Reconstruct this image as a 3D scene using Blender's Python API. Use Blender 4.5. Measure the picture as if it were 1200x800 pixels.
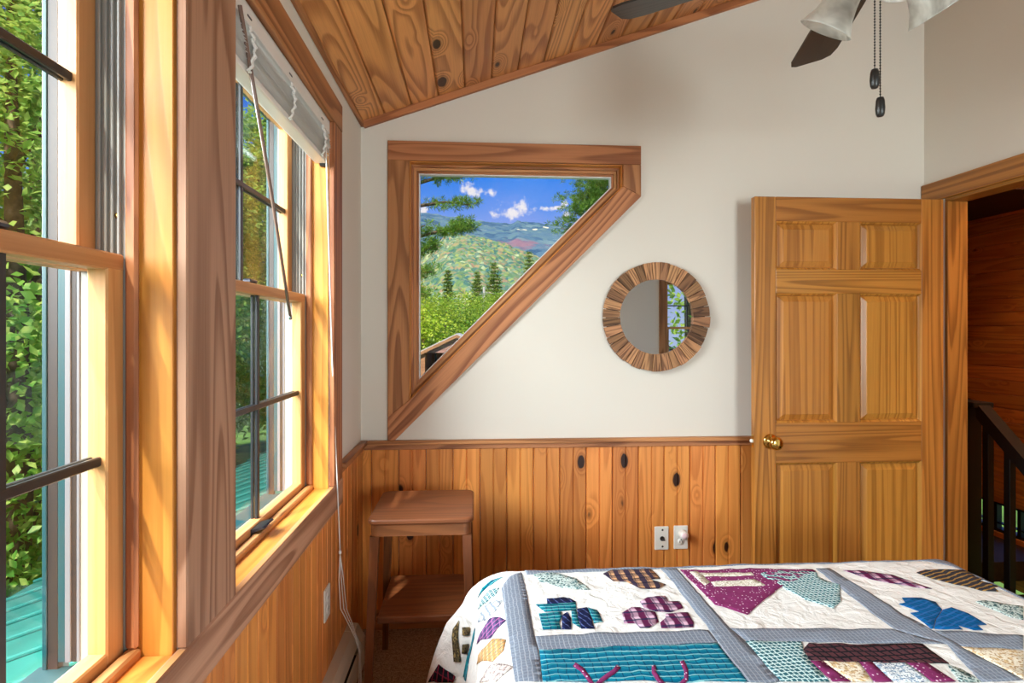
import bpy, bmesh, math, random
import numpy as np
from mathutils import Vector, Matrix, noise
from mathutils.bvhtree import BVHTree
from mathutils.geometry import delaunay_2d_cdt
random.seed(7); rng = np.random.default_rng(7)
for o in list(bpy.data.objects): bpy.data.objects.remove(o)
scene = bpy.context.scene; COL = scene.collection
R = math.radians

# ---------------------------------------------------------------- camera
H = 1.40; FPX = 660.0; HZ = 388.0; TH = math.atan(43 / 660)
cd = bpy.data.cameras.new('camera'); cam = bpy.data.objects.new('camera', cd); COL.objects.link(cam)
cd.sensor_width = 36; cd.lens = 36 * FPX / 1200; cd.shift_y = -12 / 1200
cd.clip_start = .02; cd.clip_end = 20000
cam.location = (0, 0, H); cam.rotation_euler = (R(90), 0, -TH); scene.camera = cam

def ray(u, v):
    xc = (u - 600) / FPX
    return Vector((math.sin(TH) + xc * math.cos(TH), math.cos(TH) - xc * math.sin(TH), (HZ - v) / FPX))
def onY(u, v, Y):
    r = ray(u, v); r = r * (Y / r.y); r.z += H; return r
def onX(u, v, X):
    r = ray(u, v); r = r * (X / r.x); r.z += H; return r

# ---------------------------------------------------------------- light
def srgb(r, g, b):
    return tuple(((c / 255) / 12.92 if c / 255 <= .04045 else ((c / 255 + .055) / 1.055) ** 2.4) for c in (r, g, b))
SUN_DIR = Vector((.26, .60, -.76))
sd = bpy.data.lights.new('sun', 'SUN'); sd.energy = 6.2; sd.angle = R(1.2); sd.color = (1, .94, .84)
so = bpy.data.objects.new('sun', sd); COL.objects.link(so); so.rotation_euler = SUN_DIR.to_track_quat('-Z', 'Y').to_euler(); so.location = (-4, -8, 12)
ad = bpy.data.lights.new('daylight', 'AREA'); ad.shape = 'RECTANGLE'; ad.size = 3.3; ad.size_y = 1.6; ad.energy = 520; ad.color = (.97, .98, 1)
ao = bpy.data.objects.new('daylight', ad); COL.objects.link(ao); ao.location = (-2.2, .60, 2.35)
_d = Vector((2.3, .30, -.85)).normalized(); _x = Vector((0, 1, 0)); _x = (_x - _d * _x.dot(_d)).normalized(); _z = -_d; _y = _z.cross(_x)
ao.rotation_euler = Matrix((_x, _y, _z)).transposed().to_euler()

rd = bpy.data.lights.new('rear_fill', 'AREA'); rd.shape = 'RECTANGLE'; rd.size = 1.2; rd.size_y = 1.5; rd.energy = 215; rd.color = (.97, .98, 1)  # area lamp added outside the rear wall, frontal fill for the room
ro_ = bpy.data.objects.new('rear_fill', rd); COL.objects.link(ro_); ro_.location = (1.38, -3.2, 1.35); ro_.rotation_euler = (R(97), 0, 0)
world = bpy.data.worlds.new('sky'); scene.world = world; world.use_nodes = True
def build_sky():
    nt = world.node_tree; N = nt.nodes; L = nt.links; N.clear()
    out = N.new('ShaderNodeOutputWorld'); bg = N.new('ShaderNodeBackground'); L.new(bg.outputs[0], out.inputs[0])
    tc = N.new('ShaderNodeTexCoord'); sep = N.new('ShaderNodeSeparateXYZ'); L.new(tc.outputs['Generated'], sep.inputs[0])
    ramp = N.new('ShaderNodeValToRGB'); L.new(sep.outputs[2], ramp.inputs[0]); e = ramp.color_ramp.elements
    e[0].position = .0; e[0].color = (*srgb(190, 200, 240), 1); e[1].position = .6; e[1].color = (*srgb(40, 105, 215), 1)
    for p, c in ((.15, srgb(160, 176, 242)), (.215, srgb(104, 152, 243)), (.27, srgb(38, 130, 240))):
        k = e.new(p); k.color = (*c, 1)
    def math_(op, a, b=None, c=None):
        m = N.new('ShaderNodeMath'); m.operation = op
        for i, x in enumerate((a, b, c)):
            if x is None: continue
            if isinstance(x, (int, float)): m.inputs[i].default_value = x
            else: L.new(x, m.inputs[i])
        return m.outputs[0]
    nz = N.new('ShaderNodeTexNoise'); nz.inputs['Scale'].default_value = 62; nz.inputs['Detail'].default_value = 6; nz.inputs['Roughness'].default_value = .6; L.new(tc.outputs['Generated'], nz.inputs['Vector'])
    tot = None
    for (u, v, w, h) in ((552, 222, 12, 9), (575, 226, 7, 8), (598, 249, 19, 8), (610, 243, 9, 9), (565, 264, 9, 5), (529, 259, 11, 4), (594, 266, 16, 4), (661, 238, 5, 4),
                         (664, 252, 7, 5), (655, 243, 10, 2), (497, 247, 8, 9), (614, 263, 6, 4), (640, 244, 16, 3)):
        d = ray(u, v).normalized()
        s = N.new('ShaderNodeVectorMath'); s.operation = 'SUBTRACT'; L.new(tc.outputs['Generated'], s.inputs[0]); s.inputs[1].default_value = d
        m = N.new('ShaderNodeVectorMath'); m.operation = 'MULTIPLY'; L.new(s.outputs[0], m.inputs[0]); m.inputs[1].default_value = (FPX / w, FPX / w, FPX / h)
        l = N.new('ShaderNodeVectorMath'); l.operation = 'LENGTH'; L.new(m.outputs[0], l.inputs[0])
        g = math_('SUBTRACT', 1.25, l.outputs['Value'])
        tot = g if tot is None else math_('MAXIMUM', tot, g)
    f = math_('ADD', tot, math_('MULTIPLY', math_('SUBTRACT', nz.outputs[0], .53), 4.2))
    mr = N.new('ShaderNodeMapRange'); mr.interpolation_type = 'SMOOTHSTEP'; L.new(f, mr.inputs[0]); mr.inputs[1].default_value = .0; mr.inputs[2].default_value = 1.1
    n2 = N.new('ShaderNodeTexNoise'); n2.inputs['Scale'].default_value = 5; n2.inputs['Detail'].default_value = 6; L.new(tc.outputs['Generated'], n2.inputs['Vector'])
    m2 = N.new('ShaderNodeMapRange'); L.new(n2.outputs[0], m2.inputs[0]); m2.inputs[1].default_value = .5; m2.inputs[2].default_value = .85; m2.inputs[4].default_value = .45
    mx0 = N.new('ShaderNodeMixRGB'); L.new(m2.outputs[0], mx0.inputs[0]); L.new(ramp.outputs[0], mx0.inputs[1]); mx0.inputs[2].default_value = (*srgb(190, 180, 245), 1)
    mx = N.new('ShaderNodeMixRGB'); L.new(mr.outputs[0], mx.inputs[0]); L.new(mx0.outputs[0], mx.inputs[1]); mx.inputs[2].default_value = (*srgb(252, 238, 246), 1)
    L.new(mx.outputs[0], bg.inputs[0]); bg.inputs[1].default_value = 1.0
build_sky()
scene.view_settings.view_transform = 'Standard'; scene.view_settings.look = 'None'
scene.view_settings.gamma = 1; scene.view_settings.use_curve_mapping = False
scene.view_settings.exposure = 0.08

# ---------------------------------------------------------------- helpers
def wm(o):
    return o.matrix_basis if o.parent is None else wm(o.parent) @ o.matrix_parent_inverse @ o.matrix_basis
def adopt(o, parent, local=False):
    if parent is None: return
    o.parent = parent
    if not local: o.matrix_parent_inverse = wm(parent).inverted()
def tag(o, label=None, cat=None, group=None, kind=None):
    if label: o['label'] = label
    if cat: o['category'] = cat
    if group: o['group'] = group
    if kind: o['kind'] = kind
    return o
def empty(name, loc=(0, 0, 0), rz=0.0):
    o = bpy.data.objects.new(name, None); COL.objects.link(o); o.location = loc; o.rotation_euler = (0, 0, rz); o.empty_display_size = .1
    return o
def mesh(name, verts, faces, mat, parent=None, smooth=False, origin=None, mtx=None, local=False, uvs=None):
    me = bpy.data.meshes.new(name)
    if mtx is not None:
        inv = mtx.inverted(); verts = [inv @ Vector(v) for v in verts]
    elif origin is not None:
        og = Vector(origin); verts = [Vector(v) - og for v in verts]
    me.from_pydata([tuple(v) for v in verts], [], faces); me.update()
    bm = bmesh.new(); bm.from_mesh(me); bmesh.ops.recalc_face_normals(bm, faces=bm.faces); bm.to_mesh(me); bm.free()
    if smooth: me.polygons.foreach_set('use_smooth', [True] * len(me.polygons))
    if uvs is not None:
        uv = me.uv_layers.new(name='UVMap')
        for lp in me.loops: uv.data[lp.index].uv = uvs[lp.vertex_index]
    o = bpy.data.objects.new(name, me); COL.objects.link(o)
    if mat: me.materials.append(mat)
    if mtx is not None: o.matrix_basis = mtx
    elif origin is not None: o.location = origin
    adopt(o, parent, local)
    return o
def boxdata(sx, sy, sz, bev=0.0, seg=1):
    bm = bmesh.new(); bmesh.ops.create_cube(bm, size=1); bmesh.ops.scale(bm, vec=(sx, sy, sz), verts=bm.verts)
    if bev: bmesh.ops.bevel(bm, geom=list(bm.edges), offset=min(bev, .45 * min(sx, sy, sz)), segments=seg, affect='EDGES', profile=.7)
    return bm
def box(name, x, y, z, mat, parent=None, bev=0.0, seg=1, local=False, rot=None, smooth=False):
    x0, x1 = sorted(x); y0, y1 = sorted(y); z0, z1 = sorted(z)
    bm = boxdata(x1 - x0, y1 - y0, z1 - z0, bev, seg); me = bpy.data.meshes.new(name); bm.to_mesh(me); bm.free(); me.materials.append(mat)
    if smooth: me.polygons.foreach_set('use_smooth', [True] * len(me.polygons))
    o = bpy.data.objects.new(name, me); COL.objects.link(o); o.location = ((x0 + x1) / 2, (y0 + y1) / 2, (z0 + z1) / 2)
    if rot: o.rotation_euler = rot
    adopt(o, parent, local); return o
def multibox(name, boxes, mat, parent=None, local=False):
    V, Fc = [], []
    for (x0, x1), (y0, y1), (z0, z1) in boxes:
        b = len(V); V += [(x, y, z) for x in (x0, x1) for y in (y0, y1) for z in (z0, z1)]
        Fc += [tuple(b + i for i in f) for f in ((0, 1, 3, 2), (4, 6, 7, 5), (0, 4, 5, 1), (2, 3, 7, 6), (0, 2, 6, 4), (1, 5, 7, 3))]
    return mesh(name, V, Fc, mat, parent, local=local)
def prism_data(poly, axis, a, b):
    """poly: 2-D points; extruded along axis from a to b"""
    n = len(poly)
    def P(p, t):
        return {0: (t, p[0], p[1]), 1: (p[0], t, p[1]), 2: (p[0], p[1], t)}[axis]
    V = [P(p, a) for p in poly] + [P(p, b) for p in poly]
    Fc = [tuple(range(n))[::-1], tuple(range(n, 2 * n))] + [(i, (i + 1) % n, n + (i + 1) % n, n + i) for i in range(n)]
    return V, Fc
def prism(name, poly, axis, a, b, mat, parent=None, rot_y=None, origin=True, local=False, bev=0):
    V, Fc = prism_data(poly, axis, a, b)
    c = sum((Vector(v) for v in V), Vector()) / len(V)
    if rot_y is not None: m = Matrix.Translation(c) @ Matrix.Rotation(rot_y, 4, 'Y')
    else: m = Matrix.Translation(c)
    o = mesh(name, V, Fc, mat, parent, mtx=m, local=local)
    if bev:
        bm = bmesh.new(); bm.from_mesh(o.data); bmesh.ops.bevel(bm, geom=list(bm.edges), offset=bev, segments=1, affect='EDGES'); bm.to_mesh(o.data); bm.free()
    return o
def tube_data(pts, rad, n=8, cap=True):
    pts = [Vector(p) for p in pts]; rads = rad if isinstance(rad, (list, tuple)) else [rad] * len(pts)
    V, Fc = [], []; prev = None
    for i, p in enumerate(pts):
        t = (pts[min(i + 1, len(pts) - 1)] - pts[max(i - 1, 0)]).normalized()
        if prev is None:
            a = Vector((0, 0, 1)) if abs(t.z) < .9 else Vector((1, 0, 0)); x = t.cross(a).normalized()
        else: x = (prev - t * prev.dot(t)).normalized()
        prev = x; y = t.cross(x)
        for k in range(n):
            an = 2 * math.pi * k / n; V.append(p + (x * math.cos(an) + y * math.sin(an)) * rads[i])
    for i in range(len(pts) - 1):
        for k in range(n):
            Fc.append((i * n + k, i * n + (k + 1) % n, (i + 1) * n + (k + 1) % n, (i + 1) * n + k))
    if cap: Fc.append(tuple(range(n))[::-1]); Fc.append(tuple((len(pts) - 1) * n + k for k in range(n)))
    return V, Fc
def tube(name, pts, rad, mat, parent=None, n=8, local=False):
    V, Fc = tube_data(pts, rad, n); return mesh(name, V, Fc, mat, parent, smooth=True, local=local)
def lathe(name, prof, mat, parent=None, n=24, mtx=None, smooth=True, local=False):
    """prof: list of (r, h) revolved about local z"""
    V, Fc = [], []
    for r_, h in prof:
        for k in range(n):
            an = 2 * math.pi * k / n; V.append((r_ * math.cos(an), r_ * math.sin(an), h))
    for i in range(len(prof) - 1):
        for k in range(n):
            Fc.append((i * n + k, i * n + (k + 1) % n, (i + 1) * n + (k + 1) % n, (i + 1) * n + k))
    if prof[0][0] > 1e-4: Fc.append(tuple(range(n))[::-1])
    if prof[-1][0] > 1e-4: Fc.append(tuple((len(prof) - 1) * n + k for k in range(n)))
    me = bpy.data.meshes.new(name); me.from_pydata(V, [], Fc)
    bm = bmesh.new(); bm.from_mesh(me); bmesh.ops.remove_doubles(bm, verts=bm.verts, dist=1e-6); bmesh.ops.recalc_face_normals(bm, faces=bm.faces); bm.to_mesh(me); bm.free()
    if smooth: me.polygons.foreach_set('use_smooth', [True] * len(me.polygons))
    me.materials.append(mat); o = bpy.data.objects.new(name, me); COL.objects.link(o)
    if mtx is not None: o.matrix_basis = mtx
    adopt(o, parent, local); return o
def aim(loc, direction):
    return Matrix.Translation(Vector(loc)) @ Vector(direction).to_track_quat('Z', 'Y').to_matrix().to_4x4()

# ---------------------------------------------------------------- materials
class NT:
    def __init__(s, name):
        s.m = bpy.data.materials.new(name); s.m.use_nodes = True; s.t = s.m.node_tree; s.N = s.t.nodes; s.L = s.t.links
        s.b = s.N['Principled BSDF']; s.out = s.N['Material Output']
    def n(s, kind, **kw):
        q = s.N.new('ShaderNode' + kind)
        for k, v in kw.items(): setattr(q, k, v)
        return q
    def put(s, sock, v):
        if v is None: return
        if hasattr(v, 'links'): s.L.new(v, sock)
        elif isinstance(v, (tuple, list)) and len(v) == 3 and sock.type == 'RGBA': sock.default_value = (*v, 1)
        else: sock.default_value = v
    def math(s, op, a, b=None, clamp=False):
        q = s.n('Math', operation=op, use_clamp=clamp); s.put(q.inputs[0], a); s.put(q.inputs[1], b); return q.outputs[0]
    def vec(s, op, a, b=None):
        q = s.n('VectorMath', operation=op); s.put(q.inputs[0], a); s.put(q.inputs[1], b); return q.outputs[0]
    def mix(s, f, a, b, mode='MIX'):
        q = s.n('MixRGB', blend_type=mode); s.put(q.inputs[0], f); s.put(q.inputs[1], a); s.put(q.inputs[2], b); return q.outputs[0]
    def rng(s, v, a, b, c=0., d=1., smooth=True):
        q = s.n('MapRange'); q.interpolation_type = 'SMOOTHSTEP' if smooth else 'LINEAR'
        s.put(q.inputs[0], v)
        for i, x in enumerate((a, b, c, d)): q.inputs[i + 1].default_value = x
        return q.outputs[0]
    def noise(s, v, scale=1., detail=2., rough=.5, dist=0.):
        q = s.n('TexNoise'); s.put(q.inputs['Vector'], v); q.inputs['Scale'].default_value = scale; q.inputs['Detail'].default_value = detail
        q.inputs['Roughness'].default_value = rough; q.inputs['Distortion'].default_value = dist; return q.outputs[0]
    def coord(s, which='Object'): return s.n('TexCoord').outputs[which]
    def bump(s, h, strength=.2, dist=.002):
        q = s.n('Bump'); q.inputs['Strength'].default_value = strength; q.inputs['Distance'].default_value = dist; s.put(q.inputs['Height'], h); s.L.new(q.outputs[0], s.b.inputs['Normal'])
    def done(s, col=None, rough=.5, metal=0., spec=.5):
        s.put(s.b.inputs['Base Color'], col); s.put(s.b.inputs['Roughness'], rough); s.put(s.b.inputs['Metallic'], metal); s.put(s.b.inputs['Specular IOR Level'], spec); return s.m
def plain(name, col, rough=.5, metal=0., spec=.5, noise_amt=.0, nscale=60):
    s = NT(name)
    if noise_amt:
        n = s.noise(s.coord(), nscale, 3); c = s.mix(s.rng(n, .3, .7), tuple(x * (1 - noise_amt) for x in col), tuple(min(1, x * (1 + noise_amt)) for x in col)); s.bump(n, .15, .001)
        return s.done(c, rough, metal, spec)
    return s.done(col, rough, metal, spec)
def wood(name, light, dark, axis, cross=7., along=.8, lines=9., ring=.6, knots=0., knot_scale=(2.2, 6.), rough=.42, vary=.16, coat=.0, knot_col=None, depth=None):
    s = NT(name); P = s.coord()
    rnd = s.n('ObjectInfo').outputs['Random']
    off = s.n('CombineXYZ'); s.L.new(s.math('MULTIPLY', rnd, 91.7), off.inputs[0]); s.L.new(s.math('MULTIPLY', rnd, 57.3), off.inputs[1]); s.L.new(s.math('MULTIPLY', rnd, 33.1), off.inputs[2])
    def sc(c, a):
        v = [c, c, c]; v[axis] = a; return s.vec('ADD', s.vec('MULTIPLY', P, tuple(v)), off.outputs[0])
    rv = [cross] * 3; rv[axis] = along
    if depth is not None: rv[depth] = cross * .12
    n = s.noise(s.vec('ADD', s.vec('MULTIPLY', P, tuple(rv)), off.outputs[0]), 1., 1.2, .45, .15)
    kf = None
    if knots > 0:
        vo = s.n('TexVoronoi'); vo.feature = 'F1'; vo.voronoi_dimensions = '3D'; 
        kv = [knot_scale[1]] * 3; kv[axis] = knot_scale[0]
        ko = [1., 1., 1.]
        if depth is not None: kv[depth] = 0.; ko[depth] = 0.
        s.put(vo.inputs['Vector'], s.vec('ADD', s.vec('MULTIPLY', P, tuple(kv)), s.vec('MULTIPLY', off.outputs[0], tuple(ko)))); vo.inputs['Scale'].default_value = 1.
        sp = s.n('SeparateColor'); s.L.new(vo.outputs['Color'], sp.inputs[0])
        gate = s.math('LESS_THAN', sp.outputs[0], knots); dist = vo.outputs['Distance']
        wob = s.math('ADD', dist, s.math('MULTIPLY', s.math('SUBTRACT', s.noise(sc(40, 16), 1, 2), .5), .09))
        near = s.math('MULTIPLY', s.rng(dist, .45, .0), gate)
        n = s.math('ADD', n, s.math('MULTIPLY', near, .32))
        size = s.math('ADD', .055, s.math('MULTIPLY', s.math('POWER', sp.outputs[1], 2.), .13))
        kf = s.math('MULTIPLY', s.math('SUBTRACT', 1., s.rng(s.math('SUBTRACT', wob, size), -.02, .02)), gate)
        halo = s.math('MULTIPLY', s.math('SUBTRACT', 1., s.rng(s.math('SUBTRACT', wob, size), .0, .12)), s.math('MULTIPLY', gate, .45))
    rg = s.math('FRACT', s.math('MULTIPLY', n, lines))
    late = s.math('MULTIPLY', s.rng(rg, .25, .82), s.math('SUBTRACT', 1., s.rng(rg, .86, .99)))
    fine = s.noise(sc(170, 3.5), 1., 3., .6)
    fac = s.math('ADD', s.math('MULTIPLY', late, ring), s.math('MULTIPLY', s.math('SUBTRACT', fine, .42), .75), True)
    col = s.mix(fac, light, dark)
    big = s.noise(sc(3.5, .6), 1., 2.)
    col = s.mix(s.math('MULTIPLY', s.rng(big, .35, .75), .35), col, tuple(.55 * a + .25 * b for a, b in zip(light, dark)))
    if kf is not None:
        kc = knot_col or tuple(c * .16 for c in dark)
        col = s.mix(halo, col, tuple(c * .55 for c in dark)); col = s.mix(kf, col, kc)
    hs = s.n('HueSaturation'); s.L.new(col, hs.inputs['Color'])
    s.L.new(s.rng(rnd, 0, 1, 1 - vary, 1 + vary, False), hs.inputs['Value'])
    s.L.new(s.rng(s.math('FRACT', s.math('MULTIPLY', rnd, 7.31)), 0, 1, .496, .506, False), hs.inputs['Hue'])
    s.bump(s.math('SUBTRACT', s.math('MULTIPLY', fine, .5), s.math('MULTIPLY', late, .4)), .22, .0012)
    if coat: s.b.inputs['Coat Weight'].default_value = coat; s.b.inputs['Coat Roughness'].default_value = .25
    return s.done(hs.outputs[0], rough, 0, .4)
M = {}
TL, TD = srgb(192, 128, 82), srgb(124, 70, 38)
for ax in range(3):
    M['trim%d' % ax] = wood('cedar_trim_%d' % ax, TL, TD, ax, 7, .6, 10, .75, rough=.5)
    M['sash%d' % ax] = wood('sash_pine_%d' % ax, srgb(206, 148, 96), srgb(164, 102, 54), ax, 8, .7, 7, .45, rough=.45)
    M['jamb%d' % ax] = wood('orange_jamb_%d' % ax, srgb(226, 148, 66), srgb(178, 98, 32), ax, 7, .7, 8, .5, rough=.4)
    M['door%d' % ax] = wood('door_pine_%d' % ax, srgb(186, 124, 54), srgb(116, 66, 20), ax, 10, .32, 11, .6, rough=.35, coat=.15, vary=.08)
    M['panel%d' % ax] = wood('door_panel_%d' % ax, srgb(194, 132, 56), srgb(132, 76, 24), ax, 18, .22, 7, .55, rough=.35, coat=.15, vary=.08, depth=1)
    M['bleach%d' % ax] = wood('bleached_trim_%d' % ax, srgb(196, 148, 118), srgb(142, 94, 66), ax, 7, .6, 11, .8, rough=.55)
M['wains'] = wood('knotty_wainscot', srgb(228, 148, 76), srgb(184, 100, 40), 2, 8, .5, 9, .5, knots=.52, knot_scale=(5.2, 10.), rough=.4, vary=.2, depth=1, knot_col=srgb(48, 22, 12))
M['ceil'] = wood('ceiling_plank', srgb(226, 158, 98), srgb(158, 92, 48), 1, 6, .6, 15, .7, knots=.40, knot_scale=(3.6, 8.), rough=.45, vary=.14, depth=2, knot_col=srgb(62, 34, 20))
M['hallp'] = wood('hall_plank', srgb(206, 118, 52), srgb(146, 70, 24), 1, 9, .6, 9, .5, knots=.5, knot_scale=(5., 12.), rough=.4, vary=.15, depth=0, knot_col=srgb(30, 12, 6))
M['tablew'] = wood('worn_table_wood', srgb(136, 82, 48), srgb(84, 44, 22), 0, 8, .8, 9, .45, rough=.42, vary=.04)
M['tablev'] = wood('worn_leg_wood', srgb(122, 68, 34), srgb(74, 36, 16), 2, 8, .8, 9, .45, rough=.42, vary=.04)
M['walnut'] = wood('reclaimed_wood', srgb(176, 128, 90), srgb(84, 54, 38), 0, 34, 2.2, 6, .75, rough=.75, vary=.55)
def paint():
    s = NT('wall_paint'); n = s.noise(s.coord(), 240, 3); s.bump(n, .12, .0006)
    n2 = s.noise(s.coord(), 1.3, 2); return s.done(s.mix(s.math('MULTIPLY', s.rng(n2, .3, .7), .35), srgb(226, 220, 210), srgb(219, 212, 201)), .85, 0, .2)
M['paint'] = paint()
def carpet():
    s = NT('carpet'); P = s.coord(); n = s.noise(P, 150, 3, .75); n2 = s.noise(P, 60, 2)
    c = s.mix(s.rng(n, .3, .7), srgb(118, 96, 76), srgb(206, 182, 154)); s.bump(n, .9, .01); return s.done(s.mix(.3, c, s.mix(s.rng(n2, .4, .6), srgb(116, 92, 70), srgb(190, 164, 136))), .95, 0, .1)
M['carpet'] = carpet()
M['dark_floor'] = wood('dark_hall_floor', srgb(52, 34, 24), srgb(28, 18, 12), 1, 7, .7, 9, .5, rough=.45)
M['black'] = plain('black_metal', (.012, .011, .010), .38)
M['black_paint'] = plain('black_rail_paint', (.0045, .004, .0035), .5)
M['muntin'] = plain('dark_grille', (.018, .018, .02), .35)
M['white_plastic'] = plain('white_plastic', srgb(236, 234, 228), .35)
M['slat'] = plain('white_slat', srgb(236, 234, 230), .3)
M['string'] = plain('white_cord', srgb(238, 236, 232), .8)
M['vinyl'] = plain('grey_vinyl', srgb(150, 146, 140), .4)
M['white_vinyl'] = plain('white_vinyl', srgb(238, 236, 236), .35)
M['dark_track'] = plain('dark_track', srgb(44, 30, 26), .5)
M['teal_ext'] = plain('teal_exterior_trim', srgb(16, 62, 68), .45)
M['shade_vinyl'] = plain('dimmed_grey_vinyl', srgb(110, 106, 110), .5)  # white vinyl darkened in colour to hold down the bright lamp light
M['brass'] = plain('brass', srgb(214, 178, 96), .16, 1.)
M['steel'] = plain('steel', srgb(170, 172, 175), .28, 1.)
M['gunmetal'] = plain('gunmetal', srgb(88, 90, 98), .3, .9)
M['heater'] = plain('heater_enamel', srgb(206, 196, 180), .4)
M['dark_slot'] = plain('dark_slot', (.01, .01, .01), .8)
M['wand'] = plain('clear_brown_wand', srgb(132, 108, 98), .2)
M['mirror'] = plain('mirror_glass', (.86, .87, .87), .01, 1.)
M['fanblade'] = wood('fan_blade', srgb(44, 36, 32), srgb(18, 15, 14), 0, 9, .7, 9, .6, rough=.35, vary=.05)
M['pink'] = plain('pale_pink_plastic', srgb(240, 214, 220), .4)
def glassmat():
    s = NT('window_glass'); s.N.remove(s.b)
    t = s.n('BsdfTransparent'); t.inputs[0].default_value = (.93, .975, .965, 1); g = s.n('BsdfGlossy'); g.inputs['Roughness'].default_value = .0; g.inputs['Color'].default_value = (.9, .95, .95, 1)
    lw = s.n('LayerWeight'); lw.inputs[0].default_value = .5; mx = s.n('MixShader'); s.L.new(s.math('ADD', s.math('MULTIPLY', s.math('POWER', lw.outputs['Facing'], 5.), .5), .020), mx.inputs[0]); s.L.new(t.outputs[0], mx.inputs[1]); s.L.new(g.outputs[0], mx.inputs[2]); s.L.new(mx.outputs[0], s.out.inputs[0]); return s.m
M['glass'] = glassmat()
def alabaster():
    s = NT('alabaster_glass'); n = s.noise(s.coord(), 9, 3, .6, 1.2); c = s.mix(s.rng(n, .35, .65), srgb(196, 192, 184), srgb(248, 246, 240))
    s.done(c, .3, 0, .5); tr = s.n('BsdfTranslucent'); s.L.new(c, tr.inputs[0])
    mx = s.n('MixShader'); mx.inputs[0].default_value = .4; s.L.new(s.b.outputs[0], mx.inputs[1]); s.L.new(tr.outputs[0], mx.inputs[2]); s.L.new(mx.outputs[0], s.out.inputs[0]); return s.m
M['alabaster'] = alabaster()
def leafmat(name, cols, scale=.8, trans=.45):
    s = NT(name); P = s.coord(); n = s.noise(P, scale, 3, .6); n2 = s.noise(P, scale * 14, 1)
    c = s.mix(s.rng(n, .3, .7), cols[0], cols[1]); c = s.mix(s.rng(n2, .42, .72), c, cols[2])
    s.done(c, .45, 0, .35); tr = s.n('BsdfTranslucent'); s.L.new(s.mix(.5, c, cols[2]), tr.inputs[0])
    mx = s.n('MixShader'); mx.inputs[0].default_value = trans; s.L.new(s.b.outputs[0], mx.inputs[1]); s.L.new(tr.outputs[0], mx.inputs[2]); s.L.new(mx.outputs[0], s.out.inputs[0]); return s.m
M['leaf'] = leafmat('maple_leaf', (srgb(92, 158, 60), srgb(158, 198, 80), srgb(216, 228, 120)), .7)
M['leaf2'] = leafmat('deep_leaf', (srgb(74, 130, 60), srgb(126, 170, 76), srgb(180, 206, 104)), .7)
M['bush'] = leafmat('sunny_bush', (srgb(84, 142, 36), srgb(168, 196, 48), srgb(222, 226, 90)), .35)
M['pine'] = leafmat('pine_needle', (srgb(60, 110, 34), srgb(104, 146, 48), srgb(150, 178, 66)), 1.2, .3)
M['spruce'] = leafmat('spruce_needle', (srgb(92, 134, 52), srgb(134, 160, 66), srgb(176, 178, 86)), .5, .35)
M['bark'] = plain('bark', srgb(104, 84, 68), .9, noise_amt=.35, nscale=14)

# ---------------------------------------------------------------- room shell
W = -.539; XR = 2.26; YB = 2.70; YR = -2.2; SL = .353; ZL = 2.385
def ceil_z(x): return ZL + SL * (x - W)
WO = W - .16                                                    # outer face of the left wall
def st(o, label, cat): return tag(o, label, cat, kind='structure')
CY0, CY1 = .54, 1.054; FY0, FY1 = 1.262, 2.122; BY0, BY1 = -.53, .332   # openings: near, far, behind
ZS, ZH = .826, 2.172
bx = []
zt = ceil_z(W) - .0
bx.append(((WO, W), (YR - .16, BY0), (-.1, zt)))
bx.append(((WO, W), (BY1, CY0), (-.1, zt))); bx.append(((WO, W), (CY1 + .006, FY0 - .006), (-.1, zt))); bx.append(((WO, W), (FY1, YB + .16), (-.1, zt)))
for a, b in ((BY0, BY1), (CY0, CY1 + .006), (FY0 - .006, FY1)):
    bx.append(((WO, W), (a, b), (-.1, ZS - .01))); bx.append(((WO, W), (a, b), (ZH, zt)))
wall_left = st(multibox('wall_left', bx, M['paint']), 'cream painted wall with two tall wood cased windows', 'wall')
# back wall around the angled window
IN = [(-.311, 1.076), (-.311, 2.206), (.713, 2.206), (.713, 2.10)]      # clear opening (x, z)
def wallpoly(polys, axis, a, b):
    V, Fc = [], []
    for p in polys:
        v, f = prism_data(p, axis, a, b); k = len(V); V += v; Fc += [tuple(i + k for i in q) for q in f]
    return V, Fc
XE = XR + .10
V, Fc = wallpoly([[(WO, -.1), (IN[0][0], -.1), (IN[0][0], ceil_z(IN[0][0])), (WO, ceil_z(WO))],
                  [(IN[0][0], -.1), (IN[3][0], -.1), (IN[3][0], IN[3][1]), (IN[0][0], IN[0][1])],
                  [(IN[1][0], IN[1][1]), (IN[2][0], IN[2][1]), (IN[2][0], ceil_z(IN[2][0])), (IN[1][0], ceil_z(IN[1][0]))],
                  [(IN[3][0], -.1), (XE, -.1), (XE, ceil_z(XE)), (IN[3][0], ceil_z(IN[3][0]))]], 1, YB, YB + .16)
wall_back = st(mesh('wall_back', V, Fc, M['paint']), 'cream painted wall with the angled window and round mirror', 'wall')
DY0, DY1, DZ = 1.650, 2.576, 2.042                                # doorway in the right wall
V, Fc = wallpoly([[(-.2, -.1), (DY0, -.1), (DY0, ceil_z(XR)), (-.2, ceil_z(XR))], [(DY0, DZ), (DY1, DZ), (DY1, ceil_z(XR)), (DY0, ceil_z(XR))],
                  [(DY1, -.1), (YB, -.1), (YB, ceil_z(XR)), (DY1, ceil_z(XR))]], 0, XR, XE)
wall_right = st(mesh('wall_right', V, Fc, M['paint']), 'cream painted wall holding the open doorway', 'wall')
RX0, RX1, RZ0, RZ1 = 2.62, 3.30, .82, 2.10                        # window in the rear wall, seen in the mirror
XO = 3.55
QX0, QX1 = .95, 1.85                                               # wide window added behind the camera to let in fill light
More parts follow.
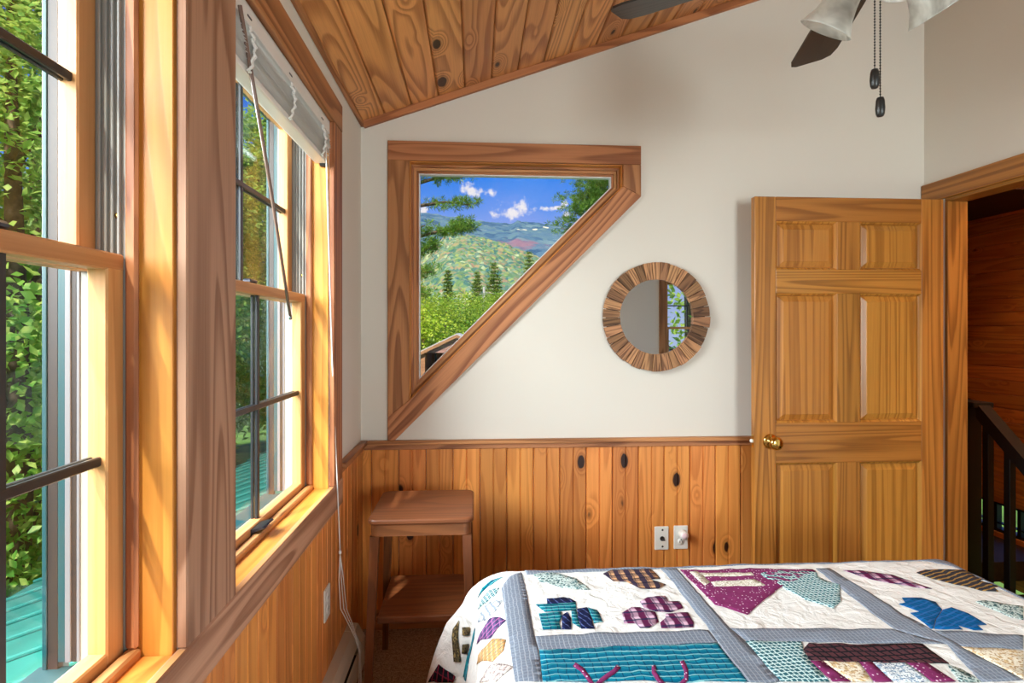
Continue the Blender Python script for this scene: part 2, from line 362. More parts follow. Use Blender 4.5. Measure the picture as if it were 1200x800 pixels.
V, Fc = wallpoly([[(WO, -.1), (QX0, -.1), (QX0, ceil_z(QX0)), (WO, ceil_z(WO))], [(QX0, -.1), (QX1, -.1), (QX1, .80), (QX0, .80)], [(QX0, 2.15), (QX1, 2.15), (QX1, ceil_z(QX1)), (QX0, ceil_z(QX0))], [(QX1, -.1), (RX0, -.1), (RX0, ceil_z(RX0)), (QX1, ceil_z(QX1))], [(RX0, -.1), (RX1, -.1), (RX1, RZ0), (RX0, RZ0)],
                  [(RX0, RZ1), (RX1, RZ1), (RX1, ceil_z(RX1)), (RX0, ceil_z(RX0))], [(RX1, -.1), (XO + .15, -.1), (XO + .15, ceil_z(XO)), (RX1, ceil_z(RX1))]], 1, YR - .16, YR)
st(mesh('wall_rear', V, Fc, M['paint']), 'cream painted wall reflected in the round mirror', 'wall')
V, Fc = wallpoly([[(XR, -.1), (XO, -.1), (XO, ceil_z(XO)), (XR, ceil_z(XR))]], 1, -.2, -.1)
st(mesh('wall_alcove', V, Fc, M['paint']), 'cream painted partition behind the right wall', 'wall')
st(multibox('floor', [((WO, XE), (YR - .16, YB + .1), (-.12, 0)), ((XE, XO + .1), (YR - .16, -.1), (-.12, 0))], M['carpet']), 'brown speckled carpet floor', 'floor')
# roof slab and ceiling planks
XC1 = XO + .16; ang = math.atan(SL); LEN = (XC1 - W) / math.cos(ang)
V, Fc = prism_data([(W - .24, ceil_z(W - .24) + .02), (XC1, ceil_z(XC1) + .02), (XC1, ceil_z(XC1) + .22), (W - .24, ceil_z(W - .24) + .22)], 1, YR - .4, YB + .22)
hv, hf = prism_data([(XR, ceil_z(XR) + .02), (XC1, ceil_z(XC1) + .02), (XC1, ceil_z(XC1) + .22), (XR, ceil_z(XR) + .22)], 1, YB + .22, 5.2); Fc += [tuple(i + len(V) for i in q) for q in hf]; V += hv
ceiling = st(mesh('ceiling', V, Fc, M['ceil']), 'sloped ceiling of knotty pine planks', 'ceiling')
PW = .1335
pm = None
for i in range(int(LEN / PW) + 1):
    if pm is None:
        bm = boxdata(PW - .0035, YB - YR, .018, .006); pm = bpy.data.meshes.new('plank'); bm.to_mesh(pm); bm.free(); pm.materials.append(M['ceil'])
    s_ = (i + .5) * PW - .02
    o = bpy.data.objects.new('plank', pm); COL.objects.link(o)
    o.location = (W + s_ * math.cos(ang) - .009 * math.sin(-ang), (YB + YR) / 2, ceil_z(W) + s_ * math.sin(ang) + .009 * math.cos(ang)); o.rotation_euler = (0, -ang, 0)
    adopt(o, ceiling)
# crown strips under the planks
def sloped(name, x0, x1, y0, y1, h, mat):
    L_ = (x1 - x0) / math.cos(ang); c = Vector(((x0 + x1) / 2, (y0 + y1) / 2, (ceil_z(x0) + ceil_z(x1)) / 2 - h / 2 / math.cos(ang)))
    bm = boxdata(L_, y1 - y0, h, .003); me = bpy.data.meshes.new(name); bm.to_mesh(me); bm.free(); me.materials.append(mat)
    o = bpy.data.objects.new(name, me); COL.objects.link(o); o.location = c; o.rotation_euler = (0, -ang, 0); return o
st(sloped('trim_1', W + .012, XR, YB - .022, YB, .034, M['trim0']), 'narrow pine strip where the back wall meets the sloped ceiling', 'trim')
st(box('trim_2', (W, W + .016), (YR, YB), (ZL - .022, ZL + .004), M['trim1'], bev=.003), 'narrow pine strip where the left wall meets the ceiling', 'trim')
# wainscot boards: two-beaded profile, 128 mm wide
BW = .128; TK = .012
def board_mesh(name, z0, z1, mat, w=BW):
    h = w / 2; g = .004
    prof = [(-h + .001, 0), (-h + .001, TK - .007), (-h + .0055, TK), (-g, TK), (-.0012, TK - .006), (.0012, TK - .006), (g, TK), (h - .0055, TK), (h - .001, TK - .007), (h - .001, 0)]
    V, Fc = prism_data(prof, 2, z0, z1); me = bpy.data.meshes.new(name); me.from_pydata(V, [], Fc)
    bm = bmesh.new(); bm.from_mesh(me); bmesh.ops.recalc_face_normals(bm, faces=bm.faces); bm.to_mesh(me); bm.free(); me.materials.append(mat); return me
zc = .842
bmz = board_mesh('plank', -zc / 2, zc / 2, M['wains'])
def boards(parent, start, stop, place, me, z):
    a = start
    while a < stop - .02:
        o = bpy.data.objects.new('plank', me); COL.objects.link(o); place(o, a + BW / 2, z); adopt(o, parent); a += BW
def pl_back(o, a, z): o.location = (a, YB, z); o.rotation_euler = (0, 0, math.pi)
def pl_left(o, a, z): o.location = (W, a, z); o.rotation_euler = (0, 0, -math.pi / 2)
x0b = onY(625, 600, YB).x
while x0b > W + BW * .15: x0b -= BW
boards(wall_back, x0b, XR - .02, pl_back, bmz, zc / 2)
# left wall: full boards right of the window, short boards beneath it
bms = board_mesh('plank', -.365, .365, M['wains'])
ys = YB - TK
while ys > YR + .1:
    o = bpy.data.objects.new('plank', bmz if ys - BW / 2 > 2.2 else bms); COL.objects.link(o); pl_left(o, ys - BW / 2, zc / 2 if ys - BW / 2 > 2.2 else .365); adopt(o, wall_left); ys -= BW
# chair rails
st(box('trim_3', (W + .018, 1.6), (YB - .020, YB), (.842, .868), M['trim0'], bev=.002), 'lower pine chair rail strip on the wainscot under the angled window', 'trim')
st(box('trim_4', (W + .034, 1.6), (YB - .034, YB), (.866, .885), M['trim0'], bev=.003), 'projecting pine chair rail cap under the angled window and mirror', 'trim')
st(box('trim_5', (W, W + .018), (2.245, YB), (.842, .868), M['trim1'], bev=.002), 'lower pine chair rail strip beside the cased window', 'trim')
st(box('trim_6', (W, W + .034), (2.245, YB), (.866, .885), M['trim1'], bev=.003), 'projecting pine chair rail cap between window casing and corner', 'trim')
st(box('baseboard_back', (W + .07, 1.3), (YB - .026, YB - .012), (0, .09), M['trim0'], bev=.003), 'pine baseboard behind the small table', 'baseboard')

# ---------------------------------------------------------------- double hung windows (local x along wall, y outward, z up)
def double_hung(name, loc, rz, wdt, z0, z1, label, zr=1.535, casing=(True, True), lift=True):
    """opening from local x 0..wdt, z0..z1"""
    w = empty(name, loc, rz); st(w, label, 'window')
    B = lambda n, x, y, z, m, bev=.0015: box(n, x, y, z, M[m], w, bev, local=True)
    wd = wdt
    # jamb boards, head, stool
    for x in ((-.006, .006), (wd - .006, wd + .006)):
        xx = (x[0] - .012, x[1]) if x[0] < .1 else (x[0], x[1] + .012)
        B('jamb', (xx[0], xx[1]), (.002, .075), (z0 - .01, z1 + .02), 'jamb2')
    B('head_jamb', (.0, wd), (.002, .075), (z1, z1 + .018), 'jamb0')
    B('stool', (.006, wd - .006), (-.004, .062), (z0 - .022, z0 - .006), 'jamb0', .003)
    B('sill_strip', (0, wd), (-.019, -.003), (z0 - .02, z0 + .0), 'sash0', .002)
    B('sill_stop', (.006, wd - .006), (.056, .080), (z0 - .02, z0 + .010), 'sash0', .004)
    for x in ((.006, .018), (wd - .018, wd - .006)):
        B('stop', x, (.058, .080), (z0 + .01, z1), 'trim2', .005)
    B('head_stop', (.018, wd - .018), (.058, .080), (z1 - .016, z1), 'trim0', .004)
    # vinyl jamb liners with ribs, outside tracks
    for sx, s in ((.006, 1), (wd - .006, -1)):
        def X(a, b): return (sx + s * a, sx + s * b)
        B('liner', X(-.01, .004), (.080, .166), (z0 - .01, z1), 'vinyl', 0)
        for d in (.088, .099, .110, .121): B('liner_rib', X(.004, .011), (d, d + .0045), (zr + .0, z1), 'vinyl', .001)
        B('parting_bead', X(-.01, .006), (.158, .164), (z0 - .01, z1), 'shade_vinyl', .001)
        B('screen_track', X(-.01, .005), (.164, .173), (z0 - .01, z1), 'dark_track', .001)
        B('screen_frame', X(-.01, .007), (.173, .183), (z0 - .01, z1), 'shade_vinyl', .001)
        B('exterior_trim', X(-.01, .005), (.183, .196), (z0 - .01, z1), 'teal_ext', .001)
        B('exterior_trim', X(-.01, .004), (.196, .214), (z0 - .03, z1 + .03), 'dark_track', .001)
        B('exterior_trim', X(-.05, .006), (.214, .222), (z0 - .05, z1 + .05), 'teal_ext', .001)
    B('exterior_sill', (0, wd), (.085, .235), (z0 - .05, z0 - .022), 'teal_ext', .002)
    B('exterior_head', (0, wd), (.14, .222), (z1, z1 + .05), 'teal_ext', .002)
    # sashes: (face depth, thickness, zbot, ztop, bottom rail, top rail)
    sw = .046
    for nm, d0, zb, zt_, rb, rt in (('lower', .083, z0 - .020, zr, .048, .030), ('upper', .130, zr - .030, z1, .032, .05)):
        d1 = d0 + .034; a, b = .012, wd - .012
        for x in ((a, a + sw), (b - sw, b)): B(nm + '_stile', x, (d0, d1), (zb, zt_), 'sash2', .003)
        B(nm + '_rail', (a + sw - .002, b - sw + .002), (d0, d1), (zb, zb + rb), 'sash0', .003)
        B(nm + '_rail', (a + sw - .002, b - sw + .002) if nm == 'upper' else (a, b), (d0 - (.0006 if nm == 'lower' else 0), d1), (zt_ - rt, zt_ + (.0004 if nm == 'lower' else 0)), 'sash0', .003)
        gx = (a + sw - .006, b - sw + .006); gz = (zb + rb - .006, zt_ - rt + .006); dg = d0 + .019
        B('pane', gx, (dg, dg + .004), gz, 'glass', 0)
        xm = wd / 2; zm = (gz[0] + gz[1]) / 2
        g1 = box('muntin', (xm - .008, xm + .008), (dg - .009, dg - .0005), gz, M['muntin'], w, .002, local=True)
        box('muntin', (gx[0], gx[1]), (dg - .0095, dg - .0007), (zm - .008, zm + .008), M['muntin'], w, .002, local=True)
        B('outer_muntin', (xm - .008, xm + .008), (dg + .0045, dg + .012), gz, 'muntin')
        B('outer_muntin', (gx[0], gx[1]), (dg + .0047, dg + .0125), (zm - .008, zm + .008), 'muntin')
    # hardware
    B('sash_lock', (wd * .42, wd * .42 + .05), (.088, .112), (zr + .0006, zr + .013), 'gunmetal', .004)
    if lift:
        xl = wd * .40
        V, Fc = prism_data([(.084, z0 + .004), (.084, z0 + .022), (.050, z0 + .030), (.046, z0 + .026), (.078, z0 + .014), (.078, z0 + .004)], 0, xl, xl + .075)
        mesh('sash_lift', V, Fc, M['gunmetal'], w, local=True)
    for x in (.018,):
        for zz in (zr + .07,):
            lathe('screw', [(0, 0), (.006, 0), (.005, .003), (0, .0035)], M['brass'], w, 12, aim((wd - .0105, .094, zz), (-1, 0, 0)), local=True)
    return w
LR = math.pi / 2
win_near = double_hung('window_1', (W, CY0, 0), LR, CY1 - CY0, ZS, ZH, 'double hung pine window next to the mullion, without a blind', lift=False)
win_far = double_hung('window_2', (W, FY0, 0), LR, FY1 - FY0, ZS, ZH, 'double hung pine window under the raised white blind')
win_beh = double_hung('window_4', (W, BY0, 0), LR, BY1 - BY0, ZS, ZH, 'double hung pine window farthest from the room corner', lift=False)
# casings on the left wall
def cas(n, y, z, m, lab, x=(W, W + .02)):
    return st(box(n, x, y, z, M[m], bev=.003), lab, 'trim')
CT = 2.281
cas('trim_7', (CY1, FY0), (ZS - .0, ZH + .003), 'bleach2', 'wide flat cedar mullion casing between the two left windows')
cas('trim_8', (FY1 - .002, 2.243), (ZS + .0, ZH + .003), 'trim2', 'upright cedar casing on the corner side of the blind window')
cas('trim_9', (-.65, 2.246), (ZH + .003, CT), 'trim1', 'long cedar head casing over the left windows')
cas('trim_10', (-.65, 2.248), (.728, ZS - .0005), 'bleach1', 'long cedar apron casing under the left windows', (W, W + .0205))
cas('trim_11', (BY1, CY0), (ZS, ZH + .003), 'bleach2', 'flat cedar mullion casing behind the near window')
cas('trim_12', (-.65, BY0), (ZS, ZH + .003), 'trim2', 'upright cedar casing at the rear end of the window row')

# ---------------------------------------------------------------- angled window in the back wall
def inset(poly, d):
    n = len(poly); out = []
    cx = sum(p[0] for p in poly) / n; cz = sum(p[1] for p in poly) / n
    lines = []
    for i in range(n):
        a = Vector(poly[i]); b = Vector(poly[(i + 1) % n]); e = (b - a).normalized(); nn = Vector((-e.y, e.x))
        if nn.dot(Vector((cx, cz)) - a) < 0: nn = -nn
        lines.append((a + nn * d, e))
    for i in range(n):
        p, e = lines[i - 1]; q, f_ = lines[i]
        t = ((q.x - p.x) * f_.y - (q.y - p.y) * f_.x) / (e.x * f_.y - e.y * f_.x); r_ = p + e * t; out.append((r_.x, r_.y))
    return out
w3 = empty('window_3', (0.2, YB, .887)); st(w3, 'triangular angled picture window with wide brown casing', 'window')
def ring(nm, d0, d1, ya, yb, mats):
    A, B_ = inset(IN, d0), inset(IN, d1)
    for i in range(4):
        j = (i + 1) % 4
        rot = {0: None, 1: None, 2: None, 3: -R(45)}[i]
        prism(nm, [A[i], A[j], B_[j], B_[i]], 1, ya, yb, M[mats[i]], w3, rot_y=rot)
ring('jamb', -.012, .004, YB - .004, YB + .10, ('jamb2', 'jamb0', 'jamb2', 'jamb0'))
ring('stop', .004, .014, YB + .036, YB + .10, ('trim2', 'trim0', 'trim2', 'trim0'))
ring('sash_frame', .014, .026, YB + .056, YB + .11, ('sash2', 'sash0', 'sash2', 'sash0'))
ring('sash_bead', .026, .036, YB + .070, YB + .11, ('trim2', 'trim0', 'trim2', 'trim0'))
ring('glazing_bead', .036, .041, YB + .076, YB + .11, ('white_vinyl',) * 4)
g = inset(IN, .038); prism('pane', g, 1, YB + .084, YB + .089, M['glass'], w3)
yc0, yc1 = YB - .021, YB
prism('casing', [(-.411, 2.206), (.801, 2.206), (.801, 2.297), (-.411, 2.297)], 1, yc0, yc1, M['trim0'], w3, bev=.002)
prism('casing', [(-.411, .995), (-.311, 1.076), (-.311, 2.2055), (-.411, 2.2055)], 1, yc0, yc1, M['trim2'], w3, bev=.002)
prism('casing', [(.713, 2.10), (.801, 2.053), (.801, 2.2055), (.713, 2.2055)], 1, yc0, yc1, M['trim2'], w3, bev=.002)
prism('casing', [(-.411, .886), (-.378, .886), (.801, 2.0525), (.713, 2.0995), (-.311, 1.0755), (-.411, .9945)], 1, yc0, yc1, M['trim0'], w3, rot_y=-R(45), bev=.002)

# ---------------------------------------------------------------- rear window (in the mirror), added window for the rear fill lamp
w5 = double_hung('window_5', (RX1, YR, 0), math.pi, RX1 - RX0, RZ0, RZ1, 'double hung window with dark grille reflected in the round mirror', zr=1.46, lift=False)
w7 = double_hung('added_window_7', (QX1, YR, 0), math.pi, QX1 - QX0, .82, 2.15, 'unseen wide double hung window added for the rear fill light', lift=False)
for n, x, z, m in (('trim_13', (RX0 - .11, RX0), (RZ0 - .1, RZ1 + .11), 'trim2'), ('trim_14', (RX1, RX1 + .11), (RZ0 - .1, RZ1 + .11), 'trim2'), ('trim_15', (RX0, RX1), (RZ1, RZ1 + .11), 'trim0'), ('trim_16', (RX0, RX1), (RZ0 - .1, RZ0 - .021), 'trim0')):
    st(box(n, x, (YR, YR + .02), z, M[m], bev=.003), {'trim_13': 'brown upright casing seen in the mirror beside the window', 'trim_14': 'upright casing on the alcove side of the mirrored window', 'trim_15': 'head casing of the window seen in the mirror', 'trim_16': 'sill casing of the window seen in the mirror'}[n], 'trim')

# ---------------------------------------------------------------- doorway, door
st(box('trim_17', (XR - .02, XR), (DY0 - .1, YB - .002), (DZ - .004, 2.131), M['door1'], bev=.003), 'dark pine head casing over the open doorway', 'trim')
st(box('trim_18', (XR - .02, XR), (DY1 + .006, YB - .002), (0, DZ - .005), M['door2'], bev=.003), 'dark pine upright casing behind the open door', 'trim')
st(box('trim_19', (XR - .02, XR), (DY0 - .1, DY0 - .006), (0, DZ - .005), M['door2'], bev=.003), 'dark pine upright casing on the latch side of the doorway', 'trim')
st(box('trim_20', (XR, XE + .002), (DY1 - .018, DY1), (0, DZ - .018), M['door2'], bev=.002), 'hinge side door jamb of dark pine', 'trim')
st(box('trim_21', (XR, XE + .002), (DY0, DY0 + .018), (0, DZ - .018), M['door2'], bev=.002), 'latch side door jamb of dark pine', 'trim')
st(box('trim_22', (XR, XE + .002), (DY0, DY1), (DZ - .018, DZ), M['door1'], bev=.002), 'head jamb of the doorway in dark pine', 'trim')
DF, DT = 2.520, .036                                              # front face, thickness
def dpx(u): return onY(u, 300, DF).x
def dpz(v): return onY(990, v, DF).z
door = empty('door_1', (2.23, DF + DT / 2, .01)); st(door, 'open six panel pine door with brass knob', 'door')
us = [884.5, 909.5, 981, 1008, 1080, 1106]; X_ = [dpx(u) for u in us]
zs = [dpz(v) for v in (231.5, 260, 316, 344, 494.5, 541.5)] + [.27, .012]
for x0, x1 in ((X_[0], X_[1]), (X_[4], X_[5])): box('stile', (x0, x1), (DF, DF + DT), (zs[7], zs[0]), M['door2'], door, .0025)
for z0, z1 in ((zs[1], zs[0]), (zs[3], zs[2]), (zs[5], zs[4]), (zs[7], zs[6])): box('rail', (X_[1], X_[4]), (DF, DF + DT), (z0, z1), M['door0'], door, .002)
for z0, z1 in ((zs[2], zs[1]), (zs[4], zs[3]), (zs[6], zs[5])):
    box('mullion', (X_[2], X_[3]), (DF, DF + DT), (z0, z1), M['door2'], door, .002)
    for x0, x1 in ((X_[1], X_[2]), (X_[3], X_[4])):
        # sticking + raised panel as rings of (inset, depth)
        for nm, prof in (('sticking', ((0, .001), (.007, .006), (.010, .012), (.012, .020))), ('panel', ((.010, .0165), (.013, .0155), (.036, .006), (.038, .0045)))):
            V, Fc = [], []
            for ins, d in prof: V += [(x0 + ins, DF + d, z0 + ins), (x1 - ins, DF + d, z0 + ins), (x1 - ins, DF + d, z1 - ins), (x0 + ins, DF + d, z1 - ins)]
            nr = len(prof)
            for k in range(nr - 1):
                for q in range(4): Fc.append((4 * k + q, 4 * k + (q + 1) % 4, 4 * k + 4 + (q + 1) % 4, 4 * k + 4 + q))
            if nm == 'panel':
                Fc.append(tuple(4 * (nr - 1) + q for q in range(4)))
                kb = len(V); V += [(x0 + .010, DF + .03, z0 + .010), (x1 - .010, DF + .03, z0 + .010), (x1 - .010, DF + .03, z1 - .010), (x0 + .010, DF + .03, z1 - .010)]
                Fc += [(q, kb + q, kb + (q + 1) % 4, (q + 1) % 4) for q in range(4)] + [(kb + 3, kb + 2, kb + 1, kb)]
            c = ((x0 + x1) / 2, DF + .01, (z0 + z1) / 2)
            mesh(nm, V, Fc, M['panel2'], door, origin=c)
kp = onY(902.5, 517, DF)
knob = lathe('knob', [(0, 0), (.035, 0), (.035, .004), (.029, .009), (.013, .012), (.012, .028), (.023, .035), (.031, .048), (.030, .060), (.020, .067), (0, .068)], M['brass'], door, 24, aim((kp.x, DF - .0005, kp.z), (0, -1, 0)))
box('latch_plate', (X_[0] - .0015, X_[0] + .001), (DF + .008, DF + .028), (kp.z - .03, kp.z + .03), M['brass'], door, .0005)
lathe('latch_bolt', [(0, 0), (.009, 0), (.009, .008), (.006, .012), (0, .013)], M['white_plastic'], door, 14, aim((X_[0] - .001, DF + .018, kp.z), (-1, 0, 0)))
for z in (.25, 1.05, 1.83):
    lathe('hinge', [(0, -.045), (.007, -.045), (.007, .045), (0, .045)], M['brass'], door, 12, Matrix.Translation((X_[5] + .006, DF + .036, z)))
st(box('wall_stub', (XR - .0005, XR + .0), (DY1, DY1 + .001), (0, .001), M['paint']), 'cream painted return beside the doorway', 'wall') if False else None

# ---------------------------------------------------------------- stair hall
HW = 3.55
hall = st(multibox('wall_hall', [((HW, HW + .14), (-.1, 5.1), (-.3, .03)), ((HW, HW + .14), (-.1, 5.1), (.235, 4.0)), ((HW, HW + .14), (-.1, 3.30), (.03, .235)), ((HW, HW + .14), (4.35, 5.1), (.03, .235))], M['hallp']), 'dark knotty pine plank wall of the stair hall', 'wall')
hp = None
for i in range(24):
    z0 = .24 + i * .092
    if hp is None:
        bm = boxdata(.014, 4.4, .0905, .004); hp = bpy.data.meshes.new('plank'); bm.to_mesh(hp); bm.free(); hp.materials.append(M['hallp'])
    o = bpy.data.objects.new('plank', hp); COL.objects.link(o); o.location = (HW - .007, 2.85, z0 + .046); adopt(o, hall)
st(multibox('wall_hall_end', [((XR, HW + .14), (5.0, 5.12), (-.3, 4)), ((XR, XE), (YB + .161, 5.0), (-.3, 4))], M['hallp']), 'dark pine end wall of the stair hall', 'wall')
st(multibox('floor_hall', [((XE, 2.86), (-.1, 5.0), (-.12, -.001)), ((2.86, HW), (3.22, 5.0), (-.12, -.001)), ((2.86, HW), (-.1, 5.), (-1.5, -1.4))], M['dark_floor']), 'dark stained hall floor around the stairwell', 'floor')
st(box('ceiling_hall', (XE, HW), (2.95, 5.0), (2.19, 2.24), M['dark_floor']), 'dark soffit over the stair hall', 'ceiling')
w6 = empty('window_6', (HW, 3.8, .03)); st(w6, 'low hall window glowing behind the black stair balusters', 'window')
for k in range(7): box('mullion', (HW + .02, HW + .06), (3.30 + k * .17, 3.325 + k * .17), (.03, .235), M['black_paint'], w6, .002)
for z in ((.03, .05), (.215, .235), (.085, .092)): box('rail', (HW + .021, HW + .059), (3.30, 4.35), z, M['black_paint'], w6, .001)
box('pane', (HW + .038, HW + .042), (3.30, 4.35), (.03, .235), M['glass'], w6)
rail = empty('stair_railing', (2.80, 3.16, 0)); tag(rail, 'black painted stair railing with sloped handrail beyond the doorway', 'railing')
RXc = 2.80
npx = onX(1141, 470, RXc); YN = npx.y; ZN = npx.z
def bar(n, y, z, w=.036): return box(n, (RXc - w / 2, RXc + w / 2), (y - w / 2, y + w / 2), z, M['black_paint'], rail, .002)
e2 = onX(1200, 540, RXc); slope = (ZN - e2.z) / (YN - e2.y)
def hz(y): return ZN - max(0, (YN - .06 - y)) * slope
bar('newel', YN + .035, (-.0, ZN - .03), .085)
box('rail_cap', (RXc - .06, RXc + .06), (YN - .065, YN + .55), (ZN - .03, ZN), M['black_paint'], rail, .004)
V, Fc = [], []
ya, yb = YN - .05, YN - 1.6
for y in (ya, yb):
    for dx in (-.035, .035):
        for dz in (-.085, -.0): V.append((RXc + dx, y, hz(y) + dz))
mesh('handrail', V, [(0, 1, 3, 2), (4, 6, 7, 5), (0, 4, 5, 1), (2, 3, 7, 6), (0, 2, 6, 4), (1, 5, 7, 3)], M['black_paint'], rail)
for k in range(1, 10):
    y = YN + .035 - k * .125; bar('baluster', y, (min(-.0, hz(y) - .95) if k > 3 else 0., hz(y) - .06))
for k in range(1, 5): bar('baluster', YN + .035 + k * .125, (0, ZN - .03))
for k in range(6):
    st(box('stair_tread', (2.87, HW - .02), (3.2 - .26 * (k + 1), 3.2 - .26 * k), (-.19 * (k + 1) - .04, -.19 * (k + 1)), M['dark_floor'], bev=.004), 'dark stair tread number %d below the hall floor' % (k + 1) if False else 'dark wooden tread of the stairs beyond the railing', 'stair tread')['group'] = 'treads of the hall stairs'

hl = empty('hall_fill_lamp', (2.95, 1.7, ceil_z(2.95))); tag(hl, 'round unseen fill lamp added to brighten the stair hall', 'ceiling lamp')  # unseen lamp, added to brighten the hall planks
def glow():
    s = NT('fill_glow'); s.b.inputs['Emission Color'].default_value = (1, .72, .42, 1); s.b.inputs['Emission Strength'].default_value = 190.; return s.done(srgb(250, 236, 210), .4)
M['glow'] = glow()
lathe('lamp_base', [(0, 0), (.15, 0), (.15, -.03), (0, -.03)], M['black'], hl, 28, Matrix.Translation((2.95, 1.7, ceil_z(2.95) - .05)))
lathe('lamp_bowl', [(.14, -.0305), (.135, -.06), (.10, -.09), (.05, -.105), (0, -.11)], M['glow'], hl, 28, Matrix.Translation((2.95, 1.7, ceil_z(2.95) - .05)))
tube('lamp_stem', [(2.95, 1.7, ceil_z(2.95) - .05), (2.95, 1.7, ceil_z(2.95) + .005)], .02, M['black'], hl, 10)

# ---------------------------------------------------------------- mirror
mc = onY(767.5, 371.3, YB); mir = empty('round_mirror', (mc.x, YB, mc.z - .26)); tag(mir, 'round wall mirror framed with reclaimed wood segments', 'mirror')
def disc(nm, r_, y0, y1, mat, parent, seg=64, c=mc):
    return lathe(nm, [(0, 0), (r_, 0), (r_, y1 - y0), (0, y1 - y0)], mat, parent, seg, aim((c.x, y1, c.z), (0, -1, 0)), smooth=False)
disc('backing', .245, YB - .012, YB, M['dark_track'], mir)
disc('glass', .187, YB - .0165, YB - .0125, M['mirror'], mir)
NS = 34; ri, ro = .181, .264; a0 = .05
cuts = sorted((k + rng.uniform(-.18, .18)) * 2 * math.pi / NS for k in range(NS))
for k in range(NS):
    a, b = cuts[k] + .0075, (cuts[(k + 1) % NS] + (2 * math.pi if k == NS - 1 else 0)) - .0075; am = (a + b) / 2; d = rng.uniform(.020, .029); o1 = ro + rng.uniform(-.0025, .0025)
    V = []
    for y in (YB - .0125 - .001, YB - d - .004):
        for r_, an in ((ri, a), (o1, a), (o1, am), (o1, b), (ri, b), (ri, am)): V.append((mc.x + r_ * math.cos(an), y, mc.z + r_ * math.sin(an)))
    Fc = [(0, 1, 2, 3, 4, 5), (11, 10, 9, 8, 7, 6)] + [(i, (i + 1) % 6, 6 + (i + 1) % 6, 6 + i) for i in range(6)]
    m = Matrix.Translation((mc.x + .22 * math.cos(am), YB - .02, mc.z + .22 * math.sin(am))) @ Matrix.Rotation(-am, 4, 'Y')
    mesh('frame_segment', V, Fc, M['walnut'], mir, mtx=m)

# ---------------------------------------------------------------- wall plates
def plate(name, x, z, label, cat, group=None):
    t = empty(name, (x, YB - TK, z - .057)); tag(t, label, cat, group)
    box('plate', (x - .035, x + .035), (YB - TK - .006, YB - TK), (z - .057, z + .057), M['white_plastic'], t, .003); return t.children[0]
yp = YB - TK - .006
p1 = onY(775, 630, YB - TK); t = plate('phone_jack', p1.x, p1.z, 'white wall plate with dark phone jack on the pine wainscot', 'wall plate')
for dz in (-.040, .040): lathe('screw', [(0, 0), (.005, 0), (.004, .002), (0, .0025)], M['black'], t, 12, aim((p1.x + .004, yp, p1.z + dz), (0, -1, 0)))
lathe('jack', [(0, 0), (.011, 0), (.011, .003), (.006, .003), (.006, .0005), (0, .0005)], M['black'], t, 16, aim((p1.x + .002, yp, p1.z - .001), (0, -1, 0)))
box('jack_lip', (p1.x - .002, p1.x + .016), (yp - .004, yp), (p1.z - .012, p1.z - .006), M['gunmetal'], t, .001)
p2 = onY(797.5, 629, YB - TK); t = plate('outlet', p2.x, p2.z, 'white electrical outlet holding a round plug-in, beside the phone jack', 'outlet')
lathe('receptacle', [(0, 0), (.017, 0), (.016, .002), (0, .002)], M['white_plastic'], t, 20, aim((p2.x, yp, p2.z - .020), (0, -1, 0)))
for dx in (-.006, .006): box('slot', (p2.x + dx - .0014, p2.x + dx + .0014), (yp - .0026, yp - .001), (p2.z - .025, p2.z - .015), M['dark_slot'], t)
lathe('ground_hole', [(0, 0), (.0028, 0), (.0028, .0008), (0, .0008)], M['dark_slot'], t, 10, aim((p2.x, yp - .002, p2.z - .010), (0, -1, 0)))
nl = empty('plug_in', (p2.x + .006, yp - .003, p2.z + .02)); tag(nl, 'small round pale pink plug-in stuck in the outlet', 'plug')
lathe('plug_body', [(0, 0), (.020, 0), (.022, .006), (.021, .030), (.018, .036), (0, .036)], M['white_plastic'], nl, 24, aim((p2.x + .006, yp - .0005, p2.z + .019), (0, -1, 0)))
lathe('plug_face', [(0, 0), (.015, 0), (.012, .004), (0, .005)], M['pink'], nl, 24, aim((p2.x + .006, yp - .0365, p2.z + .019), (0, -1, 0)))
XWP = W + TK
p3 = onX(384, 706, XWP + .006); t = empty('outlet', (XWP, p3.y, p3.z - .057)); tag(t, 'white electrical outlet low on the wainscot above the heater', 'outlet')
t = box('plate', (XWP, XWP + .006), (p3.y - .035, p3.y + .035), (p3.z - .057, p3.z + .057), M['white_plastic'], t, .003)
for dz in (-.02, .02): lathe('receptacle', [(0, 0), (.016, 0), (.015, .002), (0, .002)], M['white_plastic'], t, 18, aim((XWP + .006, p3.y, p3.z + dz), (1, 0, 0)))
for dz in (-.02, .02):
    for dy in (-.006, .006): box('slot', (XWP + .0072, XWP + .0084), (p3.y + dy - .0012, p3.y + dy + .0012), (p3.z + dz - .004, p3.z + dz + .006), M['dark_slot'], t)

